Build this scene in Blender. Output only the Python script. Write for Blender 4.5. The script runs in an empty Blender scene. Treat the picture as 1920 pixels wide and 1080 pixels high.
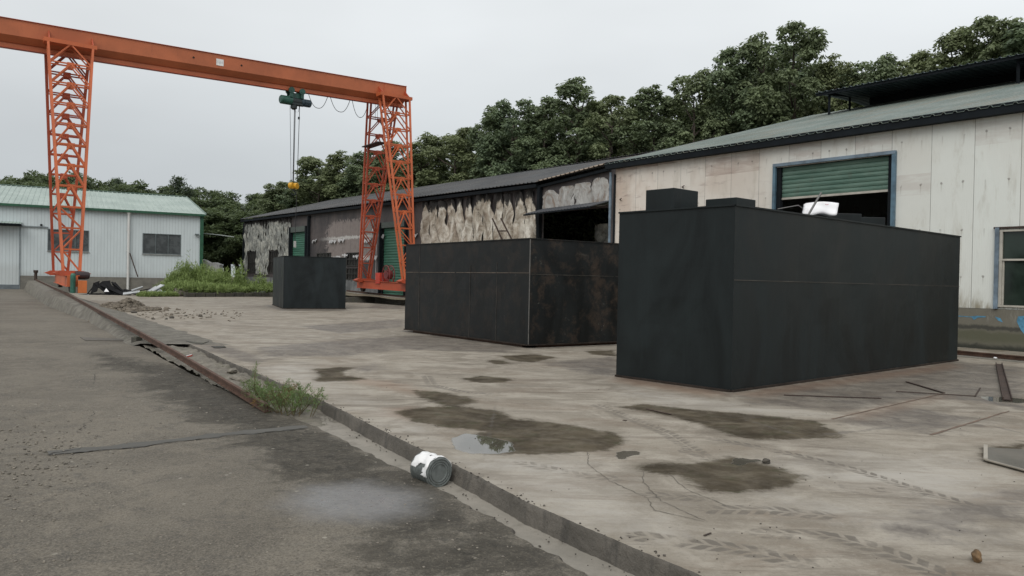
import bpy, math, random
import numpy as np
from mathutils import Vector, Matrix
random.seed(7); rng = np.random.default_rng(7)
sc = bpy.context.scene
COL = sc.collection
R = math.radians

# ------------------------------------------------------------------ camera
F, PITCH, ROLL, H = 1472.8, -0.009, -0.020, 1.6
_f = Vector((0, math.cos(PITCH), math.sin(PITCH)))
_r = Vector((1, 0, 0)); _d = _f.cross(_r)
_ri = _r * math.cos(ROLL) + _d * math.sin(ROLL)
_dn = -_r * math.sin(ROLL) + _d * math.cos(ROLL)
cam_d = bpy.data.cameras.new('camera'); cam = bpy.data.objects.new('camera', cam_d); COL.objects.link(cam)
cam_d.sensor_width = 36; cam_d.lens = 36 * F / 1920; cam_d.clip_start = .05; cam_d.clip_end = 3000
m3 = Matrix((( _ri.x, -_dn.x, -_f.x), (_ri.y, -_dn.y, -_f.y), (_ri.z, -_dn.z, -_f.z)))
cam.matrix_world = Matrix.Translation((0, 0, H)) @ m3.to_4x4()
sc.camera = cam
sc.view_settings.view_transform = 'Standard'; sc.view_settings.look = 'None'
sc.view_settings.exposure = 0; sc.view_settings.gamma = 1
# ------------------------------------------------------------------ sky (overcast)
SUN_EL, SUN_AZ = R(44), R(196)      # azimuth clockwise from +Y
w = bpy.data.worlds.new('World'); sc.world = w; w.use_nodes = True
nt = w.node_tree; nt.nodes.clear()
def wn(t): return nt.nodes.new(t)
out = wn('ShaderNodeOutputWorld'); bg = wn('ShaderNodeBackground')
sky = wn('ShaderNodeTexSky'); sky.sky_type = 'NISHITA'; sky.sun_disc = False
sky.sun_elevation = SUN_EL; sky.sun_rotation = SUN_AZ; sky.dust_density = 4; sky.altitude = 50
hs = wn('ShaderNodeHueSaturation'); hs.inputs['Saturation'].default_value = .25; hs.inputs['Value'].default_value = 1.0
tc = wn('ShaderNodeTexCoord'); sep = wn('ShaderNodeSeparateXYZ')
ramp = wn('ShaderNodeValToRGB'); ramp.color_ramp.interpolation = 'EASE'
cr = ramp.color_ramp
for p, c in ((0, (.52, .56, .585)), (.10, (.60, .64, .665)), (.34, (.84, .875, .895)), (1, (1.45, 1.49, 1.52))):
    e = cr.elements.new(p); e.color = (*c, 1)
cr.elements.remove(cr.elements[0])
while len(cr.elements) > 4: cr.elements.remove(cr.elements[-1])
nz = wn('ShaderNodeTexNoise'); nz.inputs['Scale'].default_value = 1.6; nz.inputs['Detail'].default_value = 4
mp = wn('ShaderNodeMapping'); mp.inputs['Scale'].default_value = (1, 1, 3)
mr = wn('ShaderNodeMapRange'); mr.inputs['From Min'].default_value = .3; mr.inputs['From Max'].default_value = .7
mr.inputs['To Min'].default_value = 9.1; mr.inputs['To Max'].default_value = 10.9
dx = wn('ShaderNodeMath'); dx.operation = 'MULTIPLY_ADD'; dx.inputs[1].default_value = .9
mul = wn('ShaderNodeVectorMath'); mul.operation = 'SCALE'
mx = wn('ShaderNodeMixRGB'); mx.inputs[0].default_value = .12
L = nt.links.new
L(tc.outputs['Generated'], sep.inputs[0]); L(sep.outputs['Z'], ramp.inputs[0])
L(tc.outputs['Generated'], mp.inputs['Vector']); L(mp.outputs[0], nz.inputs['Vector']); L(nz.outputs[0], mr.inputs[0])
L(sep.outputs['X'], dx.inputs[0]); L(mr.outputs[0], dx.inputs[2])     # the right of the sky is a little brighter
L(ramp.outputs[0], mul.inputs[0]); L(dx.outputs[0], mul.inputs['Scale'])
L(sky.outputs[0], hs.inputs['Color']); L(mul.outputs[0], mx.inputs[1]); L(hs.outputs[0], mx.inputs[2])
L(mx.outputs[0], bg.inputs[0]); L(bg.outputs[0], out.inputs[0]); bg.inputs[1].default_value = .1
sd = bpy.data.lights.new('sun', 'SUN'); sd.energy = 1.25; sd.angle = R(40); sd.color = (1, .97, .92)
sun = bpy.data.objects.new('sun', sd); COL.objects.link(sun)
sv = Vector((math.sin(SUN_AZ) * math.cos(SUN_EL), math.cos(SUN_AZ) * math.cos(SUN_EL), math.sin(SUN_EL)))
sun.rotation_euler = sv.to_track_quat('Z', 'Y').to_euler()

# ------------------------------------------------------------------ helpers
def ray(px, py):
    return _f + _ri * ((px - 960) / F) + _dn * ((py - 540) / F)
def P(px, py, z=0.0):
    d = ray(px, py); t = (z - H) / d.z
    return Vector((d.x * t, d.y * t, z))
def D(px, py, Y):
    d = ray(px, py); t = Y / d.y
    return Vector((d.x * t, Y, H + d.z * t))

def tag(o, label=None, cat=None, group=None, kind=None):
    if label: o['label'] = label
    if cat: o['category'] = cat
    if group: o['group'] = group
    if kind: o['kind'] = kind
    return o
def thing(name, loc, label, cat, group=None):
    o = bpy.data.objects.new(name, None); o.empty_display_size = .3; COL.objects.link(o)
    o.location = loc; return tag(o, label, cat, group)
def wloc(o):
    v = Vector((0, 0, 0))
    while o is not None: v += Vector(o.location); o = o.parent
    return v

class MB:
    def __init__(s): s.v = []; s.f = []; s.uv = []; s.mi = []; s.cur = 0
    def add(s, vs, fs, uvs=None):
        b = len(s.v); s.v += [tuple(v) for v in vs]
        for i, f in enumerate(fs):
            s.f.append(tuple(b + k for k in f)); s.mi.append(s.cur)
            s.uv.append(uvs[i] if uvs else None)
        return s
    def quad(s, a, b, c, d, uv=None): return s.add([a, b, c, d], [(0, 1, 2, 3)], [uv] if uv else None)
    def hexa(s, p): # 8 pts bottom 4 ccw, top 4
        return s.add(p, [(3, 2, 1, 0), (4, 5, 6, 7), (0, 1, 5, 4), (1, 2, 6, 5), (2, 3, 7, 6), (3, 0, 4, 7)])
    def box(s, c, size, ax=None, ay=None, az=None):
        c = Vector(c); ax = Vector(ax or (1, 0, 0)).normalized(); az = Vector(az or (0, 0, 1)).normalized()
        ay = Vector(ay).normalized() if ay else az.cross(ax)
        x, y, z = ax * size[0] / 2, ay * size[1] / 2, az * size[2] / 2
        return s.hexa([c - x - y - z, c + x - y - z, c + x + y - z, c - x + y - z, c - x - y + z, c + x - y + z, c + x + y + z, c - x + y + z])
    def bar(s, a, b, w, h, up=(0, 0, 1)):
        a = Vector(a); b = Vector(b); d = (b - a)
        if d.length < 1e-6: return s
        ax = d.normalized(); up = Vector(up)
        if abs(ax.dot(up)) > .98: up = Vector((1, 0, 0)) if abs(ax.x) < .9 else Vector((0, 1, 0))
        ay = up.cross(ax).normalized(); az = ax.cross(ay)
        return s.box((a + b) / 2, (d.length, w, h), ax, ay, az)
    def tube(s, pts, r, n=8, cap=True):
        pts = [Vector(p) for p in pts]; m = len(pts)
        rs = r if isinstance(r, (list, tuple)) else [r] * m
        vs = []; prev = None
        for i in range(m):
            t = (pts[min(i + 1, m - 1)] - pts[max(i - 1, 0)])
            t = t.normalized() if t.length > 1e-9 else Vector((0, 0, 1))
            if prev is None:
                u = t.orthogonal().normalized()
            else:
                u = (prev - t * prev.dot(t)).normalized()
            prev = u; v = t.cross(u)
            for k in range(n):
                a = 2 * math.pi * k / n
                vs.append(pts[i] + (u * math.cos(a) + v * math.sin(a)) * rs[i])
        fs = [(i * n + k, i * n + (k + 1) % n, (i + 1) * n + (k + 1) % n, (i + 1) * n + k) for i in range(m - 1) for k in range(n)]
        if cap: fs += [tuple(range(n - 1, -1, -1)), tuple((m - 1) * n + k for k in range(n))]
        return s.add(vs, fs)
    def prism(s, poly, off):
        n = len(poly); off = Vector(off); vs = [Vector(p) for p in poly] + [Vector(p) + off for p in poly]
        fs = [tuple(range(n)), tuple(range(2 * n - 1, n - 1, -1))] + [(i, i + n, (i + 1) % n + n, (i + 1) % n) for i in range(n)]
        return s.add(vs, fs)
    def build(s, name, mat, parent=None, smooth=False, loc=None, bevel=0, fix=True):
        o0 = wloc(parent) if parent else Vector(loc or (0, 0, 0))
        me = bpy.data.meshes.new(name)
        me.from_pydata([(v[0] - o0.x, v[1] - o0.y, v[2] - o0.z) for v in s.v], [], s.f)
        if any(u is not None for u in s.uv):
            ul = me.uv_layers.new(name='UVMap')
            for p in me.polygons:
                u = s.uv[p.index]
                if u:
                    for k, li in enumerate(p.loop_indices): ul.data[li].uv = u[k]
        mats = mat if isinstance(mat, (list, tuple)) else [mat]
        for mm in mats: me.materials.append(mm)
        if len(mats) > 1: me.polygons.foreach_set('material_index', s.mi)
        if fix:
            import bmesh
            bm = bmesh.new(); bm.from_mesh(me); bmesh.ops.recalc_face_normals(bm, faces=bm.faces); bm.to_mesh(me); bm.free()
        if smooth: me.polygons.foreach_set('use_smooth', [True] * len(me.polygons))
        me.update()
        o = bpy.data.objects.new(name, me); COL.objects.link(o)
        if parent: o.parent = parent
        else: o.location = o0
        if bevel:
            b = o.modifiers.new('bevel', 'BEVEL'); b.width = bevel; b.segments = 2; b.limit_method = 'ANGLE'
        return o

def np_mesh(name, V, Fc, mat, parent=None, loc=(0, 0, 0), smooth=False, attrs=None, face_attrs=None):
    me = bpy.data.meshes.new(name); V = np.asarray(V, float); Fc = np.asarray(Fc)
    o0 = np.array(wloc(parent) if parent else loc)
    V = V - o0
    k = Fc.shape[1]
    me.vertices.add(len(V)); me.vertices.foreach_set('co', V.ravel())
    me.loops.add(Fc.size); me.loops.foreach_set('vertex_index', Fc.ravel().astype(np.int32))
    me.polygons.add(len(Fc)); me.polygons.foreach_set('loop_start', np.arange(0, Fc.size, k, dtype=np.int32))
    me.polygons.foreach_set('loop_total', np.full(len(Fc), k, dtype=np.int32))
    if smooth: me.polygons.foreach_set('use_smooth', np.ones(len(Fc), bool))
    me.update(calc_edges=True)
    for n, a in (attrs or {}).items():
        at = me.attributes.new(n, 'FLOAT', 'POINT'); at.data.foreach_set('value', np.asarray(a, np.float32).ravel())
    for n, a in (face_attrs or {}).items():
        at = me.attributes.new(n, 'FLOAT', 'FACE'); at.data.foreach_set('value', np.asarray(a, np.float32).ravel())
    me.materials.append(mat)
    o = bpy.data.objects.new(name, me); COL.objects.link(o)
    if parent: o.parent = parent
    else: o.location = tuple(o0)
    return o
def gridfaces(nr, nc):
    i = np.arange(nr - 1)[:, None] * nc + np.arange(nc - 1)[None, :]
    i = i.ravel(); return np.stack([i, i + 1, i + nc + 1, i + nc], 1)

# ------------------------------------------------------------------ material helper
class MT:
    def __init__(s, name):
        s.m = bpy.data.materials.new(name); s.m.use_nodes = True; s.nt = s.m.node_tree
        s.b = s.nt.nodes['Principled BSDF']; s._o = None
    def n(s, t, **kw):
        x = s.nt.nodes.new(t)
        for k, v in kw.items(): setattr(x, k, v)
        return x
    def l(s, a, b):
        if isinstance(a, (int, float)): b.default_value = a if isinstance(b.default_value, float) else (a, a, a, 1)
        elif isinstance(a, (tuple, list)): b.default_value = (*a, 1) if (len(a) == 3 and len(b.default_value) == 4) else tuple(a)
        else: s.nt.links.new(a, b)
    def obj(s):
        if not s._o: s._o = s.n('ShaderNodeTexCoord')
        return s._o.outputs['Object']
    def uv(s):
        if not s._o: s._o = s.n('ShaderNodeTexCoord')
        return s._o.outputs['UV']
    def geo(s): return s.n('ShaderNodeNewGeometry').outputs['Position']
    def map(s, v, scale=(1, 1, 1), rot=(0, 0, 0), loc=(0, 0, 0)):
        x = s.n('ShaderNodeMapping'); s.l(v, x.inputs[0]); x.inputs['Scale'].default_value = scale
        x.inputs['Rotation'].default_value = rot; x.inputs['Location'].default_value = loc; return x.outputs[0]
    def noise(s, v, scale, detail=4, rough=.55, dist=0):
        x = s.n('ShaderNodeTexNoise'); s.l(v, x.inputs['Vector']); x.inputs['Scale'].default_value = scale
        x.inputs['Detail'].default_value = detail; x.inputs['Roughness'].default_value = rough; x.inputs['Distortion'].default_value = dist
        return x.outputs[0]
    def vor(s, v, scale, feature='F1', out='Distance'):
        x = s.n('ShaderNodeTexVoronoi', feature=feature); s.l(v, x.inputs['Vector']); x.inputs['Scale'].default_value = scale
        return x.outputs[out]
    def mr(s, v, a, b, c=0, d=1, smooth=True):
        x = s.n('ShaderNodeMapRange'); s.l(v, x.inputs[0])
        if smooth: x.interpolation_type = 'SMOOTHSTEP'
        for i, q in zip((1, 2, 3, 4), (a, b, c, d)): x.inputs[i].default_value = q
        return x.outputs[0]
    def math(s, op, a, b=None, c=None):
        x = s.n('ShaderNodeMath', operation=op); s.l(a, x.inputs[0])
        if b is not None: s.l(b, x.inputs[1])
        if c is not None: s.l(c, x.inputs[2])
        return x.outputs[0]
    def mix(s, f, a, b, blend='MIX'):
        x = s.n('ShaderNodeMixRGB', blend_type=blend); s.l(f, x.inputs[0]); s.l(a, x.inputs[1]); s.l(b, x.inputs[2]); return x.outputs[0]
    def ramp(s, f, st):
        x = s.n('ShaderNodeValToRGB'); s.l(f, x.inputs[0]); cr = x.color_ramp
        cr.elements[0].position = st[0][0]; cr.elements[0].color = (*st[0][1], 1)
        cr.elements[1].position = st[-1][0]; cr.elements[1].color = (*st[-1][1], 1)
        for p, c in st[1:-1]: e = cr.elements.new(p); e.color = (*c, 1)
        return x.outputs[0]
    def attr(s, n): return s.n('ShaderNodeAttribute', attribute_name=n).outputs['Fac']
    def sep(s, v):
        x = s.n('ShaderNodeSeparateXYZ'); s.l(v, x.inputs[0]); return x.outputs
    def bump(s, h, strength=.4, dist=.02, nrm=None):
        x = s.n('ShaderNodeBump'); x.inputs['Strength'].default_value = 1; s.l(h, x.inputs['Height'])
        s.l(strength, x.inputs['Strength']); x.inputs['Distance'].default_value = dist
        if nrm: s.l(nrm, x.inputs['Normal'])
        return x.outputs[0]
    def set(s, color=None, rough=None, metal=None, normal=None, spec=None):
        if color is not None: s.l(color, s.b.inputs['Base Color'])
        if rough is not None: s.l(rough, s.b.inputs['Roughness'])
        if metal is not None: s.l(metal, s.b.inputs['Metallic'])
        if normal is not None: s.l(normal, s.b.inputs['Normal'])
        if spec is not None: s.l(spec, s.b.inputs['Specular IOR Level'])
        return s.m
def simple(name, c, rough=.6, metal=0, var=.25, scale=6, bump=0, spec=.5, stretch=(1, 1, 1)):
    m = MT(name); v = m.map(m.obj(), stretch); n1 = m.noise(v, scale, 5); n2 = m.noise(v, scale * .22, 3)
    f = m.mr(m.math('ADD', m.math('MULTIPLY', n1, .5), m.math('MULTIPLY', n2, .5)), .3, .7)
    lo = tuple(x * (1 - var) for x in c); hi = tuple(min(1, x * (1 + var)) for x in c)
    return m.set(m.mix(f, lo, hi), m.mr(n1, .3, .7, max(.02, rough - .08), min(1, rough + .08)), metal, m.bump(n1, bump, .01) if bump else None, spec)

# ---- ground materials
def slab_mat():
    m = MT('yard_concrete'); g = m.geo()
    big = m.noise(g, .35, 5, .6, .6); mid = m.noise(m.map(g, (1, 1, 1), (0, 0, .6)), 1.7, 6, .62, .8)
    fine = m.noise(g, 14, 5, .65); grit = m.noise(g, 90, 3, .6)
    st = m.noise(m.map(g, (.35, 1.5, 1), (0, 0, .35)), 1.3, 6, .65, 1.2)
    col = m.mix(m.mr(big, .32, .68), (.20, .175, .140), (.295, .264, .215))
    col = m.mix(m.mr(mid, .38, .68), col, (.355, .322, .27))
    col = m.mix(m.math('MULTIPLY', m.mr(st, .5, .68), .75), col, (.15, .127, .10))
    fl = m.noise(g, 5.5, 6, .7, .4)
    col = m.mix(m.math('MULTIPLY', m.mr(fl, .54, .68), .45), col, (.175, .152, .124))
    col = m.mix(m.math('MULTIPLY', m.mr(grit, .5, .8), .3), col, (.15, .135, .115))
    bt = m.noise(m.map(g, (.6, 1.4, 1), (0, 0, .3), (3, 7, 0)), .9, 7, .7, .5); col = m.mix(m.math('MULTIPLY', m.mr(bt, .5, .64), .5), col, (.175, .135, .098))
    n40 = m.noise(m.map(g, (1, 1, 1), (0, 0, .3)), 34, 6, .78); col = m.mix(m.math('MULTIPLY', m.mr(n40, .54, .66), .42), col, (.125, .11, .09)); col = m.mix(m.math('MULTIPLY', m.mr(n40, .46, .36), .3), col, (.40, .37, .325))
    pits = m.math('MULTIPLY', m.mr(m.vor(g, 7.5), .045, .08, 1, 0), m.mr(m.noise(g, 1.7, 3), .5, .6)); col = m.mix(m.math('MULTIPLY', pits, .7), col, (.07, .06, .05))
    scr = m.noise(m.map(g, (.5, 9, 1), (0, 0, -.5)), 2.4, 6, .75, .3); col = m.mix(m.math('MULTIPLY', m.mr(scr, .55, .64), .45), col, (.135, .113, .09))
    nz_ = m.math('MULTIPLY', m.math('SUBTRACT', m.noise(g, 2.2, 9, .74), .5), .62)
    nzf = m.math('MULTIPLY', m.math('SUBTRACT', fl, .5), .5)
    def mask(at, soft, amp=1.0):
        x = m.math('ADD', m.attr(at), m.math('MULTIPLY', m.math('ADD', nz_, nzf), amp))
        return m.mr(x, -soft, soft)
    pale = mask('pale', .5, 2.2); col = m.mix(m.math('MULTIPLY', pale, m.mr(st, .35, .6, .7, .25)), col, (.42, .398, .36))
    gr = mask('grime_and_base_bands', .22, 1.4)
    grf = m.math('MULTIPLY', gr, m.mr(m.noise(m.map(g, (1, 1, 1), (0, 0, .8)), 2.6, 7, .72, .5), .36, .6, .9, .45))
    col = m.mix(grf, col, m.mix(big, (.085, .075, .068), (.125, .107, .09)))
    ru = mask('rust', .25, .7); col = m.mix(m.math('MULTIPLY', ru, .38), col, (.23, .135, .085))
    dq = mask('damp', .22, .9); col = m.mix(m.math('MULTIPLY', dq, .38), col, (.12, .104, .08))
    dp = mask('damp', .065, .6)
    dcol = m.mix(m.mr(mid, .35, .65), (.040, .032, .022), (.098, .081, .056))
    dcol = m.mix(m.mr(m.noise(g, 3.1, 5, .7), .5, .7), dcol, (.05, .048, .027))
    col = m.mix(m.math('MULTIPLY', dp, m.mr(m.noise(g, 4.3, 6, .72), .35, .6, .72, .95)), col, dcol)
    tv = m.attr('tv'); tu = m.attr('tu'); ta = m.math('ABSOLUTE', tv)
    ph = m.math('ADD', m.math('ADD', tu, m.math('MULTIPLY', ta, .75)), m.math('MULTIPLY', m.math('GREATER_THAN', tv, 0), .5))
    ph = m.math('FRACT', m.math('ADD', ph, m.math('MULTIPLY', m.math('SUBTRACT', fine, .5), .35)))
    blk = m.math('MULTIPLY', m.mr(ph, .18, .32), m.mr(ph, .95, .84)); blk = m.math('MULTIPLY', blk, m.math('MULTIPLY', m.mr(ta, .06, .16), m.mr(m.math('ADD', ta, m.math('MULTIPLY', m.math('SUBTRACT', fine, .5), .5)), 1.05, .8)))
    tmk = m.math('MULTIPLY', m.mr(m.attr('tm'), 0, .6), m.mr(m.noise(g, 2.7, 5, .7), .36, .56))
    col = m.mix(m.math('MULTIPLY', m.math('MULTIPLY', tmk, m.mr(ta, 1.3, .6)), .16), col, (.15, .13, .105))
    col = m.mix(m.math('MULTIPLY', m.math('MULTIPLY', blk, m.math('MULTIPLY', tmk, m.mr(fl, .34, .52, .45, 1))), .9), col, (.135, .12, .10))
    pd = mask('puddle', .012, .18)
    col = m.mix(m.math('MULTIPLY', pd, .75), col, (.08, .075, .06))
    wf = mask('film', .9, 1.2)
    rough = m.mr(fine, .3, .7, .72, .92)
    rough = m.math('SUBTRACT', rough, m.math('MULTIPLY', wf, .14))
    rough = m.math('SUBTRACT', rough, m.math('MULTIPLY', gr, .15))
    rough = m.mix(dp, rough, .8)
    rough = m.mix(pd, rough, .015)
    cr = m.vor(m.map(g, (1, 1, 0)), .28, 'DISTANCE_TO_EDGE')
    cw = m.mr(m.math('ADD', cr, m.math('MULTIPLY', m.math('SUBTRACT', fl, .5), .05)), .0, .006, 1, 0)
    col = m.mix(m.math('MULTIPLY', m.math('MULTIPLY', cw, m.mr(big, .45, .6)), .5), col, (.12, .11, .1))
    bs = m.math('MULTIPLY', m.math('SUBTRACT', 1, pd), .5)
    h = m.math('ADD', m.math('MULTIPLY', fine, .5), m.math('MULTIPLY', grit, .3))
    bn_ = m.bump(h, bs, .012)
    # standing water lies truly level; the slab falls 1.7 degrees towards the drain
    vm = m.n('ShaderNodeMix', data_type='VECTOR'); m.l(pd, vm.inputs[0]); m.nt.links.new(bn_, vm.inputs[4]); vm.inputs[5].default_value = (0, -.030, .99955)
    return m.set(col, rough, 0, vm.outputs[1], m.mix(pd, m.mix(dp, .28, .05), .6))
def pave_mat():
    m = MT('old_pavement'); g = m.geo()
    big = m.noise(g, .4, 5, .6, .5); mid = m.noise(g, 1.9, 6, .65, .7); fine = m.noise(g, 16, 5, .7); grit = m.noise(g, 70, 4, .7)
    fl = m.noise(g, 6, 6, .7, .5)
    col = m.mix(m.mr(big, .34, .66), (.118, .106, .087), (.178, .16, .13))
    col = m.mix(m.math('MULTIPLY', m.mr(mid, .46, .64), .6), col, (.20, .177, .142))
    m2 = m.noise(m.map(g, (1, 1, 1), (0, 0, 1)), 3.6, 7, .72, .6); col = m.mix(m.math('MULTIPLY', m.mr(m2, .52, .64), .55), col, (.085, .08, .072))
    col = m.mix(m.math('MULTIPLY', m.mr(fl, .56, .7), .4), col, (.1, .094, .083))
    col = m.mix(m.math('MULTIPLY', m.mr(grit, .5, .66), .55), col, (.27, .24, .195))
    col = m.mix(m.math('MULTIPLY', m.mr(grit, .5, .36), .6), col, (.06, .055, .048))
    x = m.math('ADD', m.attr('dark'), m.math('MULTIPLY', m.math('SUBTRACT', mid, .5), 1.8))
    x = m.math('ADD', x, m.math('MULTIPLY', m.math('SUBTRACT', fl, .5), 1.3))
    dk = m.mr(x, -.3, .25)
    col = m.mix(m.math('MULTIPLY', dk, m.mr(fl, .3, .62, .97, .62)), col, m.mix(fl, (.022, .0215, .019), (.06, .056, .048)))
    x = m.math('ADD', m.attr('film'), m.math('MULTIPLY', m.math('SUBTRACT', mid, .5), .35))
    wf = m.mr(x, -.25, .25)
    col = m.mix(m.math('MULTIPLY', wf, .65), col, (.185, .185, .185))  # pale sky reflection put into the wet film's colour
    n40 = m.noise(g, 30, 6, .8); col = m.mix(m.math('MULTIPLY', m.mr(n40, .54, .64), .5), col, (.055, .048, .04)); col = m.mix(m.math('MULTIPLY', m.mr(n40, .46, .36), .4), col, (.25, .225, .18))
    pits = m.math('MULTIPLY', m.mr(m.vor(g, 8.5), .05, .09, 1, 0), m.mr(m.noise(g, 1.3, 3), .45, .58)); col = m.mix(m.math('MULTIPLY', pits, .75), col, (.035, .03, .026))
    # pale chips pressed into the surface
    vc = m.vor(m.map(g, (1, 1, 1)), 5.5); sp = m.math('MULTIPLY', m.mr(vc, .06, .12, 1, 0), m.mr(m.noise(g, 1.1, 2), .48, .58))
    col = m.mix(m.math('MULTIPLY', sp, .7), col, (.36, .34, .29))
    rough = m.math('SUBTRACT', m.mr(fine, .3, .7, .75, .95), m.math('MULTIPLY', wf, .4))
    rough = m.math('SUBTRACT', rough, m.math('MULTIPLY', dk, .12))
    h = m.math('ADD', m.math('MULTIPLY', fine, .6), m.math('MULTIPLY', grit, .5))
    return m.set(col, rough, 0, m.bump(m.math('ADD', h, m.math('MULTIPLY', fl, .6)), m.math('SUBTRACT', .7, m.math('MULTIPLY', wf, .6)), .02), m.mix(wf, m.mix(dk, .25, .08), .5))
def rough_conc(name, c1, c2, stain=(.06, .055, .045), bump=.6, moss=0):
    m = MT(name); g = m.geo(); a = m.noise(g, 2.5, 6, .65, .5); b = m.noise(g, 18, 5, .7); c = m.noise(m.map(g, (1, 1, .3)), 5, 5, .7)
    col = m.mix(m.mr(a, .3, .7), c1, c2); col = m.mix(m.math('MULTIPLY', m.mr(c, .5, .7), .7), col, stain)
    if moss: col = m.mix(m.math('MULTIPLY', m.mr(m.noise(g, 3.3, 4), .5, .65), moss), col, (.07, .08, .03))
    return m.set(col, .85, 0, m.bump(m.math('ADD', a, b), bump, .03))
SLAB = slab_mat(); PAVE = pave_mat()
KERB = rough_conc('kerb_concrete', (.085, .077, .065), (.15, .135, .115), (.05, .047, .042), .8)
CHAN = rough_conc('channel_silt', (.215, .20, .17), (.285, .262, .225), (.16, .145, .12), .3)
RUBB = rough_conc('broken_concrete', (.14, .128, .105), (.26, .235, .195), (.09, .08, .065), 1, .3)
PLIN_ = 0
PLIN = rough_conc('plinth_concrete', (.17, .16, .135), (.27, .25, .215), (.07, .065, .05), .7)
DARKBLK = rough_conc('black_block', (.05, .048, .042), (.09, .085, .07), (.03, .03, .025), .7, .3)
EARTH = rough_conc('earth', (.12, .1, .07), (.2, .17, .12), (.07, .075, .035), 1, .5)
PATCH = simple('patch_mortar', (.088, .085, .076), .85, 0, .12, 9, .3)
BLACKCRACK = simple('crack_dark', (.035, .033, .03), .9, 0, .2)

# ------------------------------------------------------------------ ground geometry
kerb_px = [(1610, 1180), (1320, 1080), (1180, 1022), (985, 940), (845, 868), (590, 745), (470, 695), (345, 640), (278, 612)]
kp = [P(x, y, 0) for x, y in kerb_px]
KY = np.array([p.y for p in kp]); KX = np.array([p.x for p in kp])
RX0, RY0 = P(450, 732, 0).x, P(450, 732, 0).y            # near end of rail
FXL, FYL = -21.7, 38.0                                   # left front crane wheel
rd = Vector((FXL - RX0, FYL - RY0, 0)).normalized()      # rail direction
def railx(Y): return RX0 + (Y - RY0) * rd.x / rd.y
def railz(Y): return np.interp(Y, [10, 12.5, 17.5, 33, 38, 62], [-.06, .0, .13, .47, .56, .9])
kend = kp[-1].y
k0x = kp[0].x + (kp[0].y - 0.2) * (kp[0].x - kp[1].x) / (kp[1].y - kp[0].y)
def slabx(Y):
    Y = np.asarray(Y, float)
    x = np.interp(Y, np.concatenate([[.2], KY]), np.concatenate([[k0x], KX]))
    return np.where(Y > kend + .01, railx(Y) + .12, x)
def edge_noise(Y):
    return .003 * np.sin(Y * 13.1) + .004 * np.sin(Y * 31.7 + 1) * (np.sin(Y * 2.1) > .2) + .012 * np.sin(Y * 1.9 + 2) + .003 * np.sin(Y * 71)
def zl(Y): return np.interp(Y, [0, 8, 25, 62], [-.12, -.12, -.03, .08])
def G(px, py):            # a point of the left pavement
    z = -.1
    for _ in range(12):
        p = P(px, py, z); z = float(zl(p.y))
    return P(px, py, z)
def sdf(X, Y, poly):
    poly = np.array([(p[0], p[1]) for p in poly]); n = len(poly)
    d = np.full(X.shape, 1e9); ins = np.zeros(X.shape, bool)
    for i in range(n):
        a = poly[i]; b = poly[(i + 1) % n]; e = b - a
        wx = X - a[0]; wy = Y - a[1]; t = np.clip((wx * e[0] + wy * e[1]) / max(e @ e, 1e-9), 0, 1)
        d = np.minimum(d, np.hypot(wx - t * e[0], wy - t * e[1]))
        c = ((a[1] <= Y) & (b[1] > Y)) | ((b[1] <= Y) & (a[1] > Y))
        with np.errstate(divide='ignore', invalid='ignore'):
            xi = a[0] + (Y - a[1]) * e[0] / (e[1] if e[1] != 0 else 1e-12)
        ins ^= c & (X < xi)
    return np.where(ins, d, -d)
def field(X, Y, polys, fn=P):
    r = np.full(X.shape, -5.0)
    for pl in polys: r = np.maximum(r, sdf(X, Y, [fn(x, y) for x, y in pl]))
    return np.clip(r, -5, 5)
damp = [
 [(738, 772), (800, 763), (870, 762), (930, 770), (965, 785), (1010, 790), (1060, 796), (1120, 805), (1172, 820), (1174, 830), (1130, 845), (1060, 851), (960, 852), (900, 849), (850, 838), (868, 822), (905, 808), (868, 803), (820, 799), (775, 790)],
 [(585, 692), (640, 688), (665, 690), (640, 698), (650, 704), (690, 710), (660, 714), (585, 716), (600, 704)],
 [(775, 732), (820, 735), (885, 745), (892, 752), (860, 764), (820, 757), (790, 745)],
 [(862, 710), (900, 705), (962, 710), (950, 717), (900, 718)],
 [(1165, 764), (1200, 757), (1300, 768), (1440, 780), (1530, 790), (1587, 818), (1560, 823), (1420, 824), (1380, 818), (1330, 802), (1290, 788), (1230, 775)],
 [(1195, 875), (1230, 868), (1300, 868), (1340, 862), (1370, 858), (1430, 868), (1502, 892), (1495, 905), (1450, 918), (1370, 924), (1310, 916), (1280, 895), (1210, 882)],
 [(935, 668), (1000, 664), (1045, 670), (1000, 680), (960, 676)], [(1095, 658), (1150, 657), (1155, 668), (1110, 665)],
 [(1845, 842), (1925, 828), (1925, 882), (1850, 868)], [(910, 676), (940, 675), (962, 682), (925, 683)]]
puddle = [[(846, 822), (872, 812), (915, 818), (955, 828), (970, 846), (930, 851), (880, 850), (851, 841)],
 [(1372, 864), (1378, 860), (1390, 858), (1404, 861), (1428, 861), (1432, 864), (1408, 866), (1400, 871), (1385, 873), (1375, 869)], [(1830, 742), (1925, 748), (1925, 757), (1860, 753)],
 [(1155, 854), (1160, 848), (1172, 845), (1190, 845), (1203, 848), (1199, 852), (1180, 855), (1173, 861), (1160, 861)]]
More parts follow.
